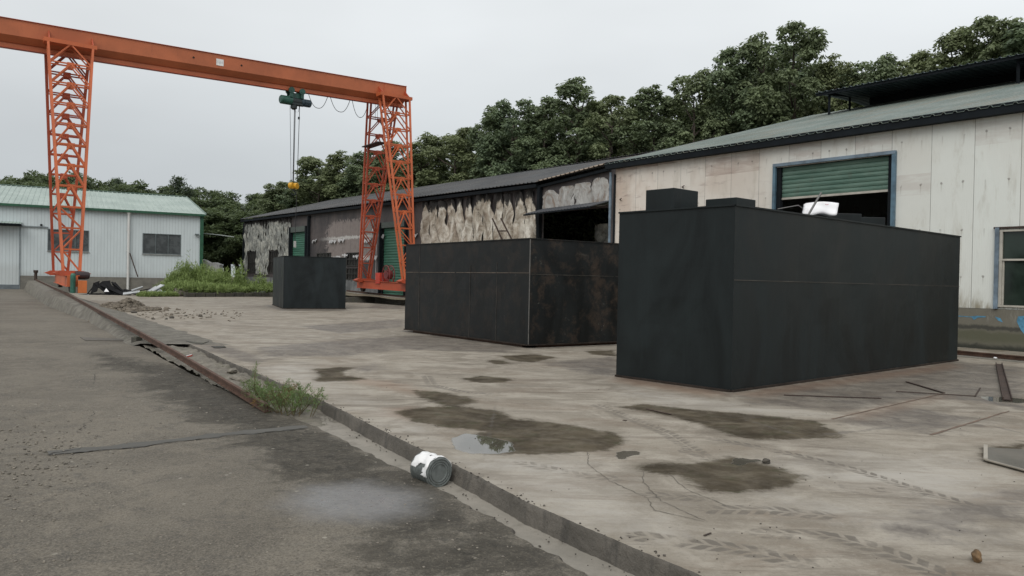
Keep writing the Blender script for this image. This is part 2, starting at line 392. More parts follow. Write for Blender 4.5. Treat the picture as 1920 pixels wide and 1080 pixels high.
grime_and_base_bands = [[(1153, 703), (1371, 734), (1793, 675), (1800, 681), (1560, 716), (1371, 743), (1250, 725), (1148, 711)], [(756, 616), (990, 648), (1156, 642), (1156, 648), (992, 655), (870, 640), (752, 621)], [(503, 571), (530, 578), (650, 579), (652, 583), (528, 583), (498, 574)], [(480, 652), (620, 640), (760, 630), (840, 628), (985, 652), (950, 662), (760, 655), (640, 668), (500, 668)],  # first three: dark contact bands painted along the tank bases
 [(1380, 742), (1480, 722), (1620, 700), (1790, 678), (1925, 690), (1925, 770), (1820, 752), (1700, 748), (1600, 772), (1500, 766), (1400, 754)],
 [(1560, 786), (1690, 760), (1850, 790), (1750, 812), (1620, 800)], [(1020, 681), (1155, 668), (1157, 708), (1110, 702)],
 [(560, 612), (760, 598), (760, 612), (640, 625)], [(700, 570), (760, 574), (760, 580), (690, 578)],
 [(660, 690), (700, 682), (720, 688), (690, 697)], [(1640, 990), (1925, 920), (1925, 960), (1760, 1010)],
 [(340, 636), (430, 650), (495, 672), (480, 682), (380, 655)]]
rust = [[(650, 706), (700, 712), (790, 732), (790, 742), (720, 728), (660, 716)], [(722, 766), (770, 764), (770, 788), (735, 780)], [(680, 712), (730, 714), (770, 724), (700, 724)], [(1600, 775), (1770, 740), (1775, 745), (1610, 785)],
 [(1160, 706), (1371, 738), (1340, 745), (1150, 715)], [(1371, 738), (1790, 680), (1800, 690), (1420, 745)]]
pale = [[(1440, 870), (1640, 850), (1820, 866), (1880, 930), (1760, 950), (1560, 905)], [(600, 730), (760, 790), (860, 860), (980, 930), (1100, 980), (1240, 1000), (1100, 870), (900, 862), (740, 800), (700, 760)],
 [(1180, 730), (1500, 770), (1540, 780), (1240, 765)], [(480, 690), (560, 680), (640, 735), (540, 720)], [(1450, 930), (1800, 980), (1800, 1000), (1500, 960)]]
film = [[(290, 600), (500, 598), (720, 620), (600, 660), (420, 650)], [(1380, 740), (1800, 680), (1920, 690), (1920, 760), (1600, 775)], [(160, 560), (600, 556), (740, 580), (400, 600)]]
# slab
ys = np.concatenate([np.geomspace(1.6, 24, 330), np.linspace(24.05, kend, 2)[:0], np.linspace(24.3, 60, 90)])
ys = np.sort(np.unique(np.concatenate([ys, [kend, kend + .02]])))
ss = np.concatenate([[0], np.cumsum(np.geomspace(.03, .55, 210))]); ss = ss / ss[-1] * 46
YY = np.repeat(ys[:, None], len(ss), 1); X0 = slabx(ys) + np.where(ys < kend, edge_noise(ys), 0)
XX = X0[:, None] + ss[None, :]
Z = np.zeros_like(XX)
V = np.stack([XX, YY, Z], -1).reshape(-1, 3)
A = {k: field(XX, YY, v) for k, v in (('damp', damp), ('puddle', puddle), ('grime_and_base_bands', grime_and_base_bands), ('rust', rust), ('pale', pale), ('film', film))}
tracks = [([(1205, 1006), (1260, 1014), (1330, 1022), (1400, 1032), (1500, 1056)], .23, 1.0), ([(1430, 1000), (1500, 1002), (1560, 1006), (1610, 1018), (1690, 1046), (1760, 1075)], .22, 1.0),
 ([(1325, 955), (1440, 956), (1540, 966)], .24, .8), ([(1225, 928), (1300, 934)], .2, 1.0), ([(1310, 818), (1400, 834), (1500, 855), (1600, 880), (1700, 912), (1860, 960)], .17, .8),
 ([(1655, 919), (1705, 930)], .2, 1.3), ([(1285, 846), (1325, 855)], .17, 1.1), ([(800, 705), (810, 722), (880, 738), (960, 735)], .2, .5), ([(1120, 760), (1250, 812), (1330, 862)], .22, .5), ([(980, 868), (1080, 890), (1180, 900)], .22, .35)]
best = np.full(XX.shape, -9.0); TU = np.zeros(XX.shape); TV = np.zeros(XX.shape); TM = np.full(XX.shape, -1.0)
for pts_, w_, st_ in tracks:
    q = [P(x, y) for x, y in pts_]; acc = 0
    for a, c in zip(q[:-1], q[1:]):
        e = np.array([c.x - a.x, c.y - a.y]); Ln = float(np.hypot(*e)); e /= Ln
        wx, wy = XX - a.x, YY - a.y; t = wx * e[0] + wy * e[1]; v = -wx * e[1] + wy * e[0]
        out_ = np.maximum(np.maximum(-t, t - Ln), 0); sc_ = -(np.abs(v) + out_ * 1.0) / (w_ / 2)
        sel = sc_ > best
        best = np.where(sel, sc_, best); TU = np.where(sel, (acc + t) / .115, TU); TV = np.where(sel, v / (w_ / 2), TV); TM = np.where(sel, np.clip((1.35 + sc_) * 1.5, -1, 1) * st_, TM)
        acc += Ln
A.update({'tu': TU, 'tv': np.clip(TV, -3, 3), 'tm': TM})
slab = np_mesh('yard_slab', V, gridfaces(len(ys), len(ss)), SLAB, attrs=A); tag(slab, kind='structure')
# kerb face
yk = ys[ys <= kend]; xe = slabx(yk) + edge_noise(yk)
rows = []
for i, (dx_, z) in enumerate(((.0, 0.0), (-.012, -.012), (-.02, -.05), (-.03, -.11), (-.045, -.2))):
    jit = (.006 * rng.standard_normal(len(yk)) if i in (1,) else 0)
    rows.append(np.stack([xe + dx_ + jit, yk, np.full_like(yk, z) + (np.minimum(0, .008 * rng.standard_normal(len(yk))) if i == 1 else 0)], 1))
V = np.concatenate(rows); tag(np_mesh('slab_kerb', V, gridfaces(5, len(yk)), KERB, smooth=True), kind='structure')
# end return of the kerb towards the rail
b = MB(); b.quad(kp[-1] + Vector((0, 0, 0)), Vector((float(railx(kend)) , kend + .02, 0)), Vector((float(railx(kend)), kend + .02, -.2)), kp[-1] + Vector((0, 0, -.2)))
tag(b.build('kerb_return', KERB), kind='structure')
# channel floor
chan_px = [(1250, 1140), (1100, 1073), (1019, 1029), (944, 985), (844, 933), (769, 888), (662, 835), (600, 805), (571, 793), (500, 762), (452, 738)]
cpt = [G(x, y) for x, y in chan_px]; CY = np.array([p.y for p in cpt]); CX = np.array([p.x for p in cpt])
def leftx(Y):
    Y = np.asarray(Y, float)
    x = np.interp(Y, np.concatenate([[.2], CY]), np.concatenate([[CX[0] + (CY[0] - .2) * (CX[0] - CX[1]) / (CY[1] - CY[0])], CX]))
    return np.where(Y > CY[-1], railx(Y) - .06, x)
yl = np.concatenate([np.geomspace(1.0, 30, 300), np.linspace(30.4, 75, 70)])
def lnoise(Y): return (.02 * np.sin(Y * 9.1 + 1) + .015 * np.sin(Y * 23.3) + .012 * np.sin(Y * 47.7) + .03 * np.sin(Y * 2.3)) * np.clip(1.4 - Y / 12, .3, 1)
sl = np.concatenate([[0], np.cumsum(np.geomspace(.04, 1.6, 170))]); sl = sl / sl[-1] * 75
XL = (leftx(yl) + lnoise(yl))[:, None] - sl[None, :]; YL = np.repeat(yl[:, None], len(sl), 1)
ZL = np.repeat(zl(yl)[:, None], len(sl), 1) + .008 * np.sin(XL * .9) * np.sin(YL * .7)
darkL = [[(380, 690), (470, 735), (570, 790), (720, 860), (900, 965), (1090, 1075), (960, 1090), (830, 1010), (720, 1000), (640, 960), (540, 900), (470, 850), (400, 800), (320, 760), (250, 715), (300, 690)], [(640, 820), (760, 900), (700, 900), (560, 850)]]
darkL += [[(180, 662), (330, 690), (300, 705), (200, 690)], [(700, 1030), (900, 1020), (1000, 1085), (720, 1090)]]
filmL = [[(535, 950), (580, 915), (680, 906), (785, 930), (775, 962), (690, 978), (600, 972)]]
V = np.stack([XL, YL, ZL], -1).reshape(-1, 3)
pv = np_mesh('pavement', V, gridfaces(len(yl), len(sl))[:, ::-1], PAVE, attrs={'dark': field(XL, YL, darkL, G), 'film': field(XL, YL, filmL, G)}); tag(pv, kind='structure')
# pavement edge lip
yc = yl[yl < 26]; xl = leftx(yc) + lnoise(yc)
V = np.concatenate([np.stack([xl + a, yc, zl(yc) + z], 1) for a, z in ((0, 0), (.02, -.02), (.03, -.12))])
tag(np_mesh('pavement_edge', V, gridfaces(3, len(yc)), KERB, smooth=True), kind='structure')
yc = np.geomspace(1.2, 13.5, 120); a = leftx(yc) - .05; c = slabx(yc) + .02; cols = np.linspace(0, 1, 14)
XC = a[:, None] * (1 - cols) + c[:, None] * cols; YC = np.repeat(yc[:, None], 14, 1)
ZC = -.155 + .012 * (np.abs(cols - .5) * 2)[None, :] ** 2 + .004 * np.sin(XC * 17) * np.sin(YC * 11)
tag(np_mesh('drain_channel', np.stack([XC, YC, ZC], -1).reshape(-1, 3), gridfaces(120, 14), CHAN, smooth=True), kind='structure')
# broken concrete between rail and kerb
yc = np.linspace(8.9, kend, 260); cols = np.linspace(0, 1, 22)
a = np.where(yc < RY0, leftx(yc), railx(yc)) + .02; c = slabx(yc) - .02
XC = a[:, None] * (1 - cols) + c[:, None] * cols; YC = np.repeat(yc[:, None], 22, 1)
hh = .5 + .5 * np.sin(YC * 5.1 + 2 * np.sin(XC * 3)) * np.sin(XC * 9 + YC)
ramp_ = np.clip((YC - 8.9) / 2.2, 0, 1)
ZC = -.17 + ramp_ * (.03 + .07 * hh + .03 * rng.random(XC.shape)) + .05 * np.clip((YC - 14) / 9, 0, 1)
tag(np_mesh('rubble_bed', np.stack([XC, YC, ZC], -1).reshape(-1, 3), gridfaces(260, 22), RUBB), kind='structure')
# wide ground, below everything
b = MB()
N = 24
for i in range(N):
    for j in range(N):
        x0, x1 = -700 + 1400 * i / N, -700 + 1400 * (i + 1) / N; y0, y1 = -500 + 1400 * j / N, -500 + 1400 * (j + 1) / N
        b.quad((x0, y0, -.3), (x1, y0, -.3), (x1, y1, -.3), (x0, y1, -.3))
tag(b.build('ground', EARTH), kind='structure')
# building frame: A corner between the two right-hand sheds
AX = Vector((4.2, 32.6, 0)); KD = Vector((.616, -.788, 0)); MD = Vector((.788, .616, 0)); UP = Vector((0, 0, 1))
def W(k, m, z): return AX + KD * k + MD * m + UP * z
# right crane rail line
FR = Vector((-6.24, 48.2, 0)); NR = P(1796, 667, 0); rr = (NR - FR).normalized()
rn = Vector((-rr.y, rr.x, 0)); rn = rn if rn.dot(MD) > 0 else -rn
Lr = (NR - FR).length
def RR(t, n, z): return FR + rr * t + rn * n + UP * z    # t from crane towards camera
def rz(t): return float(np.interp(t, [-12, 0, 20, Lr, Lr + 10], [.56, .42, .3, .02, .0]))
# raised verge behind the plinth
b = MB(); n = 26
for i in range(n):
    t0 = -12 + (Lr + 12) * i / n; t1 = -12 + (Lr + 12) * (i + 1) / n
    for q in range(4):
        def pt(t, qq):
            a_ = RR(t, .25, 0); k_ = (a_ - AX).dot(KD); e_ = W(k_, 0, 0); p = a_.lerp(e_, qq / 4); p.z = max(.006, rz(t) - .03) + .05 * math.sin(t + qq); return p
        b.quad(pt(t0, q), pt(t1, q), pt(t1, q + 1), pt(t0, q + 1))
tag(b.build('verge', EARTH, smooth=True), kind='structure')
# back field of grass beyond the slab
b = MB(); pA = Vector((-36, 62, .5)); 
c0 = P(345, 557, 0); c1 = P(505, 556, 0)
b.add([(c0.x, c0.y, .22), (c1.x, c1.y + .2, .3), (RR(-12, .3, .4)), (W(-46, 0, .4)), (W(-50, 10, .4)), (-30, 80, .4), (-29, 70, .2)], [(0, 1, 2, 3, 4, 5, 6)])
tag(b.build('grass_field', EARTH), kind='structure')

# ------------------------------------------------------------------ rails and plinths
RUST = simple('rusty_steel', (.10, .057, .04), .75, .3, .45, 12, .3)
RUSTD = simple('dark_rusty_steel', (.06, .04, .032), .7, .3, .4, 10, .3)
def rail_obj(name, pts, label, group):
    b = MB()
    for a, c in zip(pts[:-1], pts[1:]):
        b.bar(a + UP * .008, c + UP * .008, .085, .014); b.bar(a + UP * .045, c + UP * .045, .018, .07); b.bar(a + UP * .088, c + UP * .088, .05, .026)
    o = b.build(name, RUST, loc=pts[0]); return tag(o, label, 'rail', group)
def rl(Y, off=0, dz=0): return Vector((railx(Y) + off, Y, railz(Y) + dz))
ysr = [RY0 - 1.1] + list(np.linspace(RY0, 62, 14))
lr = [rl(y) for y in ysr]; lr[0].z = -.11; lr[1].z = -.07
left_rail = rail_obj('crane_rail', lr, 'rusty crane rail running beside the dark pavement up to the white workshop', 'crane rails')
right_rail = rail_obj('crane_rail', [RR(t, 0, rz(t) + .01) for t in (-12, 0, 10, 20, 28, Lr, Lr + 3, Lr + 8)], 'crane rail laid along the front of the metal sheds behind the black tanks', 'crane rails')
# second thin rail edge (check angle) beside the left rail
b = MB(); b.bar(rl(16.5, .22, -.03), rl(22.5, .2, -.03), .05, .05)
tag(b.build('steel_angle', RUSTD, loc=rl(16.5)), 'thin dark steel angle lying just right of the long rusty crane rail', 'steel bar')
# stub under the rail
b = MB(); p = rl(18.6, -.02, -.16); b.box(p, (.12, .3, .2))
tag(b.build('rail_chock', DARKBLK, loc=p), 'dark steel chock under the crane rail where it bridges a gap', 'chock')
# rail plinth on the left: battered wall growing towards the workshop
ypl = np.linspace(18.0, 62.5, 70); V = []
for y in ypl:
    g_ = float(zl(y)); t = float(railz(y)) * min(1, max(.02, (y - 18) / 8)) - .002; hgt = max(0, t - g_)
    f = min(1, max(0, (y - 27) / 10)); wdt = .25 + .35 * f
    jj = .03 * math.sin(y * 5) + .02 * math.sin(y * 13)
    V += [(railx(y) - wdt - .22 * f - .1 + jj, y, g_ - .02), (railx(y) - wdt + jj * .4, y, g_ + max(0, hgt - .06) * (1 if f > .3 else f / .3)), (railx(y) - .05, y, t - .005), (railx(y) + .35, y, t - .01), (railx(y) + .8, y, t * .55), (railx(y) + 1.9 + jj * 3, y, .004)]
PLR = rough_conc('rough_plinth', (.10, .092, .075), (.21, .195, .165), (.05, .045, .036), 1.0, .15)
o = np_mesh('rail_plinth', V, gridfaces(70, 6), PLR, loc=tuple(rl(30)))
tag(o, 'battered concrete plinth carrying the crane rail beside the pavement by the workshop', 'plinth')
b = MB(); p = rl(62, 0, 0); b.bar(p, p + UP * .75, .16, .16); b.bar(p + UP * .6, p + UP * .8, .3, .2)
tag(b.build('rail_buffer', RUSTD, loc=p), 'short dark buffer post at the far end of the crane rail', 'buffer')
# right plinth
V = []; ts = np.linspace(-12, Lr + 9, 60)
for t in ts:
    z = rz(t); a = RR(t, -.28, 0); c = RR(t, .3, 0); jj = .012 * math.sin(t * 6)
    V += [(a.x + jj, a.y + jj, -.01), (a.x + jj, a.y + jj, z), (c.x, c.y, z), (c.x, c.y, -.01)]
tag(np_mesh('rail_plinth', V, gridfaces(60, 4), PLIN, loc=tuple(RR(0, 0, 0))), 'low concrete plinth under the far crane rail in front of the burnt shed', 'plinth')
# black block in front of it
b = MB(); pa = P(640, 567, 0); pb = P(702, 567.5, 0); b.bar(pa + UP * .17, pb + UP * .17, .3, .34)
tag(b.build('timber_block', DARKBLK, loc=pa, bevel=.02), 'long black timber block on the slab in front of the crane girder', 'block')
# back kerb wall
b = MB(); nn = 9; d = (c1 - c0)
for i in range(nn):
    a = c0 + d * (i / nn + .004); c = c0 + d * ((i + 1) / nn - .004); hz = .3 + .03 * math.sin(i * 3)
    b.bar(a + UP * hz / 2, c + UP * hz / 2, .28, hz)
d2 = RR(-12, 0, 0) - c1
b.bar(c1 + UP * .16, c1 + d2 + UP * .16, .28, .32)
tag(b.build('low_wall', DARKBLK, loc=c0, bevel=.02), 'low dark block wall along the back edge of the slab below the weeds', 'wall')

# ------------------------------------------------------------------ steel tanks
def tank_mat(name, base, dirty=0, face=None):
    m = MT(name); v = m.obj(); n1 = m.noise(m.map(v, (1, 1, .45)), 1.1, 5, .6, .6); n2 = m.noise(v, 1.9, 7, .74, .2); n3 = m.noise(v, 22, 4, .7)
    stv = m.noise(m.map(v, (5, 5, .25)), 2.2, 5, .7, .2)
    lo = tuple(x * .62 for x in base); hi = tuple(x * 1.5 for x in base)
    col = m.mix(m.mr(n1, .3, .7), lo, hi)
    col = m.mix(m.math('MULTIPLY', m.mr(stv, .5, .75), .35), col, tuple(x * 1.9 for x in base))
    if dirty:
        vd = m.n('ShaderNodeVectorMath', operation='DOT_PRODUCT'); m.l(m.n('ShaderNodeNewGeometry').outputs['Normal'], vd.inputs[0]); vd.inputs[1].default_value = face
        fm = m.mr(vd.outputs['Value'], .5, .9, .3, 1)
        col = m.mix(m.math('MULTIPLY', m.mr(n2, .46, .62), m.math('MULTIPLY', fm, .8)), col, (.05, .036, .027))
        d1 = m.mr(m.noise(v, 7, 8, .82, .3), .6, .66); col = m.mix(m.math('MULTIPLY', m.math('MULTIPLY', d1, m.mr(n1, .42, .6)), m.math('MULTIPLY', fm, .9)), col, (.17, .165, .15))
        d2 = m.mr(m.noise(m.map(v, (.6, .6, 1.6)), 1.0, 6, .75, .5), .6, .72); col = m.mix(m.math('MULTIPLY', d2, m.math('MULTIPLY', fm, .6)), col, (.10, .088, .075))
    rough = m.mr(n1, .3, .7, .42, .62)
    return m.set(col, rough, 0, m.bump(m.math('ADD', m.noise(v, .8, 2), m.math('MULTIPLY', n3, .06)), .25, .05), .3)
TANK = tank_mat('black_tank_paint', (.0085, .0125, .0132)); TANKD = tank_mat('dirty_tank_paint', (.009, .0108, .0112), 1.6, (math.sin(.6261), -math.cos(.6261), 0)); TANKM = tank_mat('small_tank_paint', (.011, .0155, .017))
SEAM = simple('ground_weld', (.16, .13, .105), .55, .4, .4, 20); SEAMB = simple('pale_weld', (.17, .165, .155), .5, .3, .3, 20)
SEAMD = simple('dull_weld', (.06, .055, .048), .55, .3, .5, 9)
BRIM = simple('dirty_base_rim', (.035, .027, .022), .85, 0, .5, 6, .2, .2)
def tank(name, org, th, l, w_, h, z0, mat, label, seams, smat):
    a = Vector((math.cos(th), math.sin(th), 0)); c = Vector((-math.sin(th), math.cos(th), 0)); o = Vector((org[0], org[1], z0))
    t = thing(name, o, label, 'tank', 'black steel tanks on the slab')
    def q(i, j, k): return o + a * i + c * j + UP * k
    # shell as four plated walls, subdivided for a slight buckle
    b = MB()
    def wall(p0, du, lu, dn):
        nu, nv = int(lu / .5) + 2, 7
        vs = []
        for j in range(nv):
            for i in range(nu):
                s_, v_ = i / (nu - 1), j / (nv - 1)
                e = .012 * math.sin(i * 1.7 + j) * math.sin(math.pi * s_) * math.sin(math.pi * v_)
                vs.append(p0 + du * (lu * s_) + UP * (h * v_) + dn * e)
        b.add(vs, [(j * nu + i, j * nu + i + 1, (j + 1) * nu + i + 1, (j + 1) * nu + i) for j in range(nv - 1) for i in range(nu - 1)])
    wall(q(0, 0, 0), a, l, -c); wall(q(l, 0, 0), c, w_, a); wall(q(l, w_, 0), -a, l, c); wall(q(0, w_, 0), -c, w_, -a)
    b.quad(q(0, 0, 0), q(l, 0, 0), q(l, w_, 0), q(0, w_, 0))
    b.build('shell', mat, t, smooth=False, fix=False)
    b = MB(); b.hexa([q(0.004, .004, h - .06), q(l - .004, .004, h - .06), q(l - .004, w_ - .004, h - .06), q(.004, w_ - .004, h - .06), q(0.004, .004, h - .02), q(l - .004, .004, h - .02), q(l - .004, w_ - .004, h - .02), q(.004, w_ - .004, h - .02)])
    b.build('top_plate', mat, t)
    b = MB(); e = .012
    for (i0, j0, i1, j1) in ((0, 0, l, 0), (l, 0, l, w_), (l, w_, 0, w_), (0, w_, 0, 0)): b.bar(q(i0, j0, h - .012), q(i1, j1, h - .012), .05, .024)
    b.build('top_rim', mat, t)
    b = MB()
    for (i0, j0, i1, j1) in ((0, 0, l, 0), (l, 0, l, w_), (0, w_, 0, 0)): b.bar(q(i0, j0, .02), q(i1, j1, .02), .07, .03)
    b.build('base_rim', BRIM, t)
    b = MB(); b.bar(q(0, 0, .03), q(0, 0, h - .03), .016, .016, a); b.build('corner_weld', SEAMB if smat is SEAM else mat, t)
    for kind, p, r0, r1, mt_ in seams:
        b = MB()
        n_ = 14
        for i in range(n_):
            f0, f1 = i / n_, (i + 1) / n_; wd = .012 * (1 + .5 * random.random())
            if kind == 'fh': b.bar(q(l * f0, -.003, p), q(l * f1, -.003, p), .012, wd)
            if kind == 'lh': b.bar(q(-.003, w_ * f0, p), q(-.003, w_ * f1, p), .012, wd)
            if kind == 'lv': b.bar(q(-.003, w_ * p, h * (r0 + (r1 - r0) * f0)), q(-.003, w_ * p, h * (r0 + (r1 - r0) * f1)), .014, .012, a)
            if kind == 'fv': b.bar(q(l * p, -.003, h * (r0 + (r1 - r0) * f0)), q(l * p, -.003, h * (r0 + (r1 - r0) * f1)), .012, .014, a)
        b.build('weld_seam', mt_, t)
    return t, q
T1, q1 = tank('steel_tank', (3.3055, 11.7295), .7229, 9.016, 2.261, 2.811, 0, TANK, 'largest black steel tank, clean, with two box hatches on its roof', [('fh', 1.68, 0, 1, SEAMD)], SEAMD)
for (i0, i1, j0, j1, hh_, bz) in ((.31, .98, 1.36, 1.95, .40, 0), (.78, 1.34, .48, 1.07, .225, 0)):
    b = MB(); b.hexa([q1(i0, j0, 2.79), q1(i1, j0, 2.79), q1(i1, j1, 2.79), q1(i0, j1, 2.79), q1(i0, j0, 2.79 + hh_), q1(i1, j0, 2.79 + hh_), q1(i1, j1, 2.79 + hh_), q1(i0, j1, 2.79 + hh_)])
    b.build('hatch', TANK, T1, bevel=.008)
T2, q2 = tank('steel_tank', (.4173, 18.8007), .6261, 4.6, 6.239, 2.5885, .05, TANKD, 'dirty scuffed black steel tank with pale weld lines, standing in the middle', [('lh', 1.75, 0, 1, SEAM), ('lv', .862, 0, .99, SEAMD), ('lv', .42, 0, .75, SEAMD), ('lv', .22, 0, .78, SEAMD), ('fh', 1.72, 0, 1, SEAMD), ('lv', .862, .55, .7, SEAMB), ('lv', .22, .66, .74, SEAMB)], SEAM)
b = MB(); b.bar(q2(.3, .1, -.025), q2(4.3, .1, -.025), .1, .045); b.bar(q2(.1, .3, -.025), q2(.1, 5.8, -.025), .1, .045); b.bar(q2(2.2, .05, -.025), q2(2.2, 5.8, -.025), .1, .045)
b.build('skid', RUST, T2)
p3 = P(531, 579, 0)
T3, q3 = tank('steel_tank', (p3.x, p3.y), .39, 3.05, 5.4, 2.62, 0, TANKM, 'smallest and farthest black steel tank in front of the burnt shed', [], SEAMD)

# ladder standing in the dirty tank
b = MB(); lp = [D(940, 446, 22.5), D(923, 409, 22.5), D(958, 446, 22.3), D(939, 409, 22.3)]
t = thing('ladder', lp[0] - UP * 2, 'short dark steel ladder end sticking up behind the dirty black tank', 'ladder')
for i in (0, 2):
    b = MB(); dd = lp[i + 1] - lp[i]; b.bar(lp[i] - dd * 3.2, lp[i + 1], .045, .045); b.build('rail', RUSTD, t)
for f in (-2.4, -1.6, -.8, .35):
    b = MB(); b.bar(lp[0].lerp(lp[1], f), lp[2].lerp(lp[3], f), .035, .035); b.build('rung', RUSTD, t)

# things on top of the largest tank
WHITE = simple('white_sheet', (.86, .86, .88), .6, 0, .04, 3, .1)
def on_top(px, py, h_=2.811):
    return P(px, py, h_)
ct = D(1540, 400, 15.2)
nx = 14; V = []
for j in range(6):
    for i in range(nx):
        u = i / (nx - 1); v = j / 5
        p = D(1507 + 62 * u + 4 * v, 402 - 21 * v + (3 * math.sin(u * 3.1)) * -1 * v + 2 * (1 - v) * math.sin(u * 9), 15.3 + .025 * math.sin(u * 11) + .02 * math.sin(v * 9 + u * 4) + .16 * v)
        V.append(p)
Vn = np.array([tuple(p) for p in V]); back = Vn + np.array([.05, .25, 0]); fcs = gridfaces(6, nx)
allV = np.concatenate([Vn, back]); nF = len(Vn)
side = []
for i in range(nx - 1): side += [[i, i + nF, i + 1 + nF, i + 1], [5 * nx + i, 5 * nx + i + 1, 5 * nx + i + 1 + nF, 5 * nx + i + nF]]
for j in range(5): side += [[j * nx, (j + 1) * nx, (j + 1) * nx + nF, j * nx + nF], [j * nx + nx - 1, j * nx + nx - 1 + nF, (j + 1) * nx + nx - 1 + nF, (j + 1) * nx + nx - 1]]
bag = np_mesh('white_sack', allV, np.concatenate([fcs, fcs[:, ::-1] + nF, np.array(side)]), WHITE, loc=tuple(D(1537, 404, 15.3)), smooth=False)
tag(bag, 'crumpled white sack lying on top of the largest black tank', 'sack')
PINK = simple('pink_print', (.75, .35, .42), .6)
b = MB(); c_ = D(1550.5, 382.5, 15.16)
b.tube([c_ + Vector((.028 * math.cos(a_), 0, .014 * math.sin(a_))) for a_ in np.linspace(0, -math.pi, 9)], .006, 5)
b.build('printed_ring', PINK, bag)
STEELG = simple('grey_rod', (.14, .14, .135), .45, .6, .2)
b = MB(); b.tube([D(1515, 404, 14.9), D(1540, 361, 14.9)], .02, 6)
tag(b.build('steel_rod', STEELG, loc=D(1515, 404, 14.9)), 'thin grey rod leaning across the white sack on the tank', 'rod')
b = MB(); b.tube([D(1458, 392, 15.6), D(1497, 385, 15.6), D(1513, 397, 15.6)], .011, 5); b.tube([D(1530, 380, 15.5), D(1548, 379.5, 15.5)], .011, 5)
tag(b.build('wire', STEELG, loc=D(1458, 392, 15.6)), 'bent dark wire beside the white sack in the shutter opening', 'wire')
for (x0, x1, y0, yb, dY, lab) in ((1567, 1616, 399, 411, 16.6, 'wider black hatch box standing behind the white sack'), (1616, 1660, 406, 420, 17.4, 'small low black hatch box nearest the far end of the largest tank')):
    a_ = D(x0, yb, dY); c_ = D(x1, yb, dY); hg = D(x0, y0, dY).z - 2.8
    b = MB(); a_.z = c_.z = 2.79; dd = (c_ - a_); nn_ = Vector((-dd.y, dd.x, 0)).normalized() * .5
    b.hexa([a_, c_, c_ + nn_, a_ + nn_, a_ + UP * hg, c_ + UP * hg, c_ + nn_ + UP * hg, a_ + nn_ + UP * hg])
    b.build('hatch', TANK, T1, bevel=.01)

# ------------------------------------------------------------------ gantry crane
def orange(name, c):
    m = MT(name); v = m.obj(); a = m.noise(v, .5, 4, .6); c2 = m.noise(m.map(v, (3, 3, .6)), 1.6, 6, .75, .3); f = m.noise(v, 9, 5, .7)
    col = m.mix(m.mr(a, .3, .7), tuple(x * .82 for x in c), tuple(x * 1.1 for x in c))
    col = m.mix(m.math('MULTIPLY', m.mr(c2, .55, .75), .35), col, (.22, .055, .03))
    col = m.mix(m.math('MULTIPLY', m.mr(f, .62, .72), .5), col, (.14, .05, .035))
    return m.set(col, .55, 0, m.bump(f, .1, .01))
OR = orange('orange_crane_paint', (.53, .125, .042)); ORB = orange('muted_beam_paint', (.45, .128, .050)); OR2 = orange('red_orange_crane_paint', (.43, .082, .036))  # the beam's orange is toned duller than the legs
BD = Vector((.779, .627, 0)).normalized()
LF = Vector((FXL, FYL, .58)); MIDL = LF + Vector((rd.x, rd.y, 0)) * 3.85
bn = Vector((BD.y, -BD.x, 0))       # towards the camera
rdir = Vector((rd.x, rd.y, 0))
LEGS = (.35, 19.5)
def ztop(u):
    # top edge of the beam follows the two measured ends
    return 14.28 + (14.72 - 14.28) * (u - .35) / 19.8
def BM(u, n, z): return MIDL * 1 + BD * u + bn * n + UP * (z - MIDL.z)
crane = thing('gantry_crane', MIDL, 'orange gantry crane with a box beam on four lattice legs', 'crane')
U0, U1 = -7.5, 20.6
def beam_section(u):
    z = ztop(u)
    return [BM(u, .42, z), BM(u, .42, z - .80), BM(u, .13, z - 1.10), BM(u, .06, z - 1.10), BM(u, .06, z - 1.36), BM(u, -.06, z - 1.36), BM(u, -.06, z - 1.10), BM(u, -.13, z - 1.10), BM(u, -.42, z - .80), BM(u, -.42, z)]
b = MB(); us = np.linspace(U0, U1, 12); secs = [beam_section(u) for u in us]; n_ = 10
b.add([p for s_ in secs for p in s_], [(i * n_ + k, i * n_ + (k + 1) % n_, (i + 1) * n_ + (k + 1) % n_, (i + 1) * n_ + k) for i in range(len(us) - 1) for k in range(n_)] + [tuple(range(n_)), tuple((len(us) - 1) * n_ + k for k in range(n_ - 1, -1, -1))])
beam = b.build('main_beam', ORB, crane)
b = MB(); b.bar(BM(U0, 0, ztop(U0) + .012), BM(U1 + .02, 0, ztop(U1) + .012), .96, .022); b.build('top_plate', OR2, beam)
b = MB(); b.bar(BM(U0, 0, ztop(U0) - 1.375), BM(U1, 0, ztop(U1) - 1.375), .34, .028); b.build('runway_flange', OR2, beam)
b = MB()
b.bar(BM(18.9, .425, ztop(18.9) - .02), BM(18.9, .425, ztop(18.9) - .78), .02, .03, BD); b.build('stiffener', OR2, beam); b = MB()
b.bar(BM(U1, 0, ztop(U1) - .7), BM(U1, 0, ztop(U1) + .05), .92, .03, BD); b.build('end_plate', OR2, beam)
DARK = simple('dark_hole', (.02, .015, .012), .9); SIGN = simple('white_plate', (.72, .72, .7), .5)
for pxh in (356, 446):
    d_ = (pxh - 960) / F; u = -(MIDL.x + bn.x * .43 - d_ * (MIDL.y + bn.y * .43)) / (BD.x - d_ * BD.y)
    b = MB(); b.tube([BM(u, .418, ztop(u) - .42), BM(u, .428, ztop(u) - .42)], .06, 12); b.build('drain_hole', DARK, beam)
d_ = (405.5 - 960) / F; us_ = -(MIDL.x + bn.x * .43 - d_ * (MIDL.y + bn.y * .43)) / (BD.x - d_ * BD.y)
b = MB(); b.box(BM(us_, .43, ztop(us_) - .45), (.42, .012, .38), BD, bn); sgn = b.build('sign_plate', SIGN, beam)
b = MB()
INK = simple('faded_ink', (.3, .32, .36), .6)
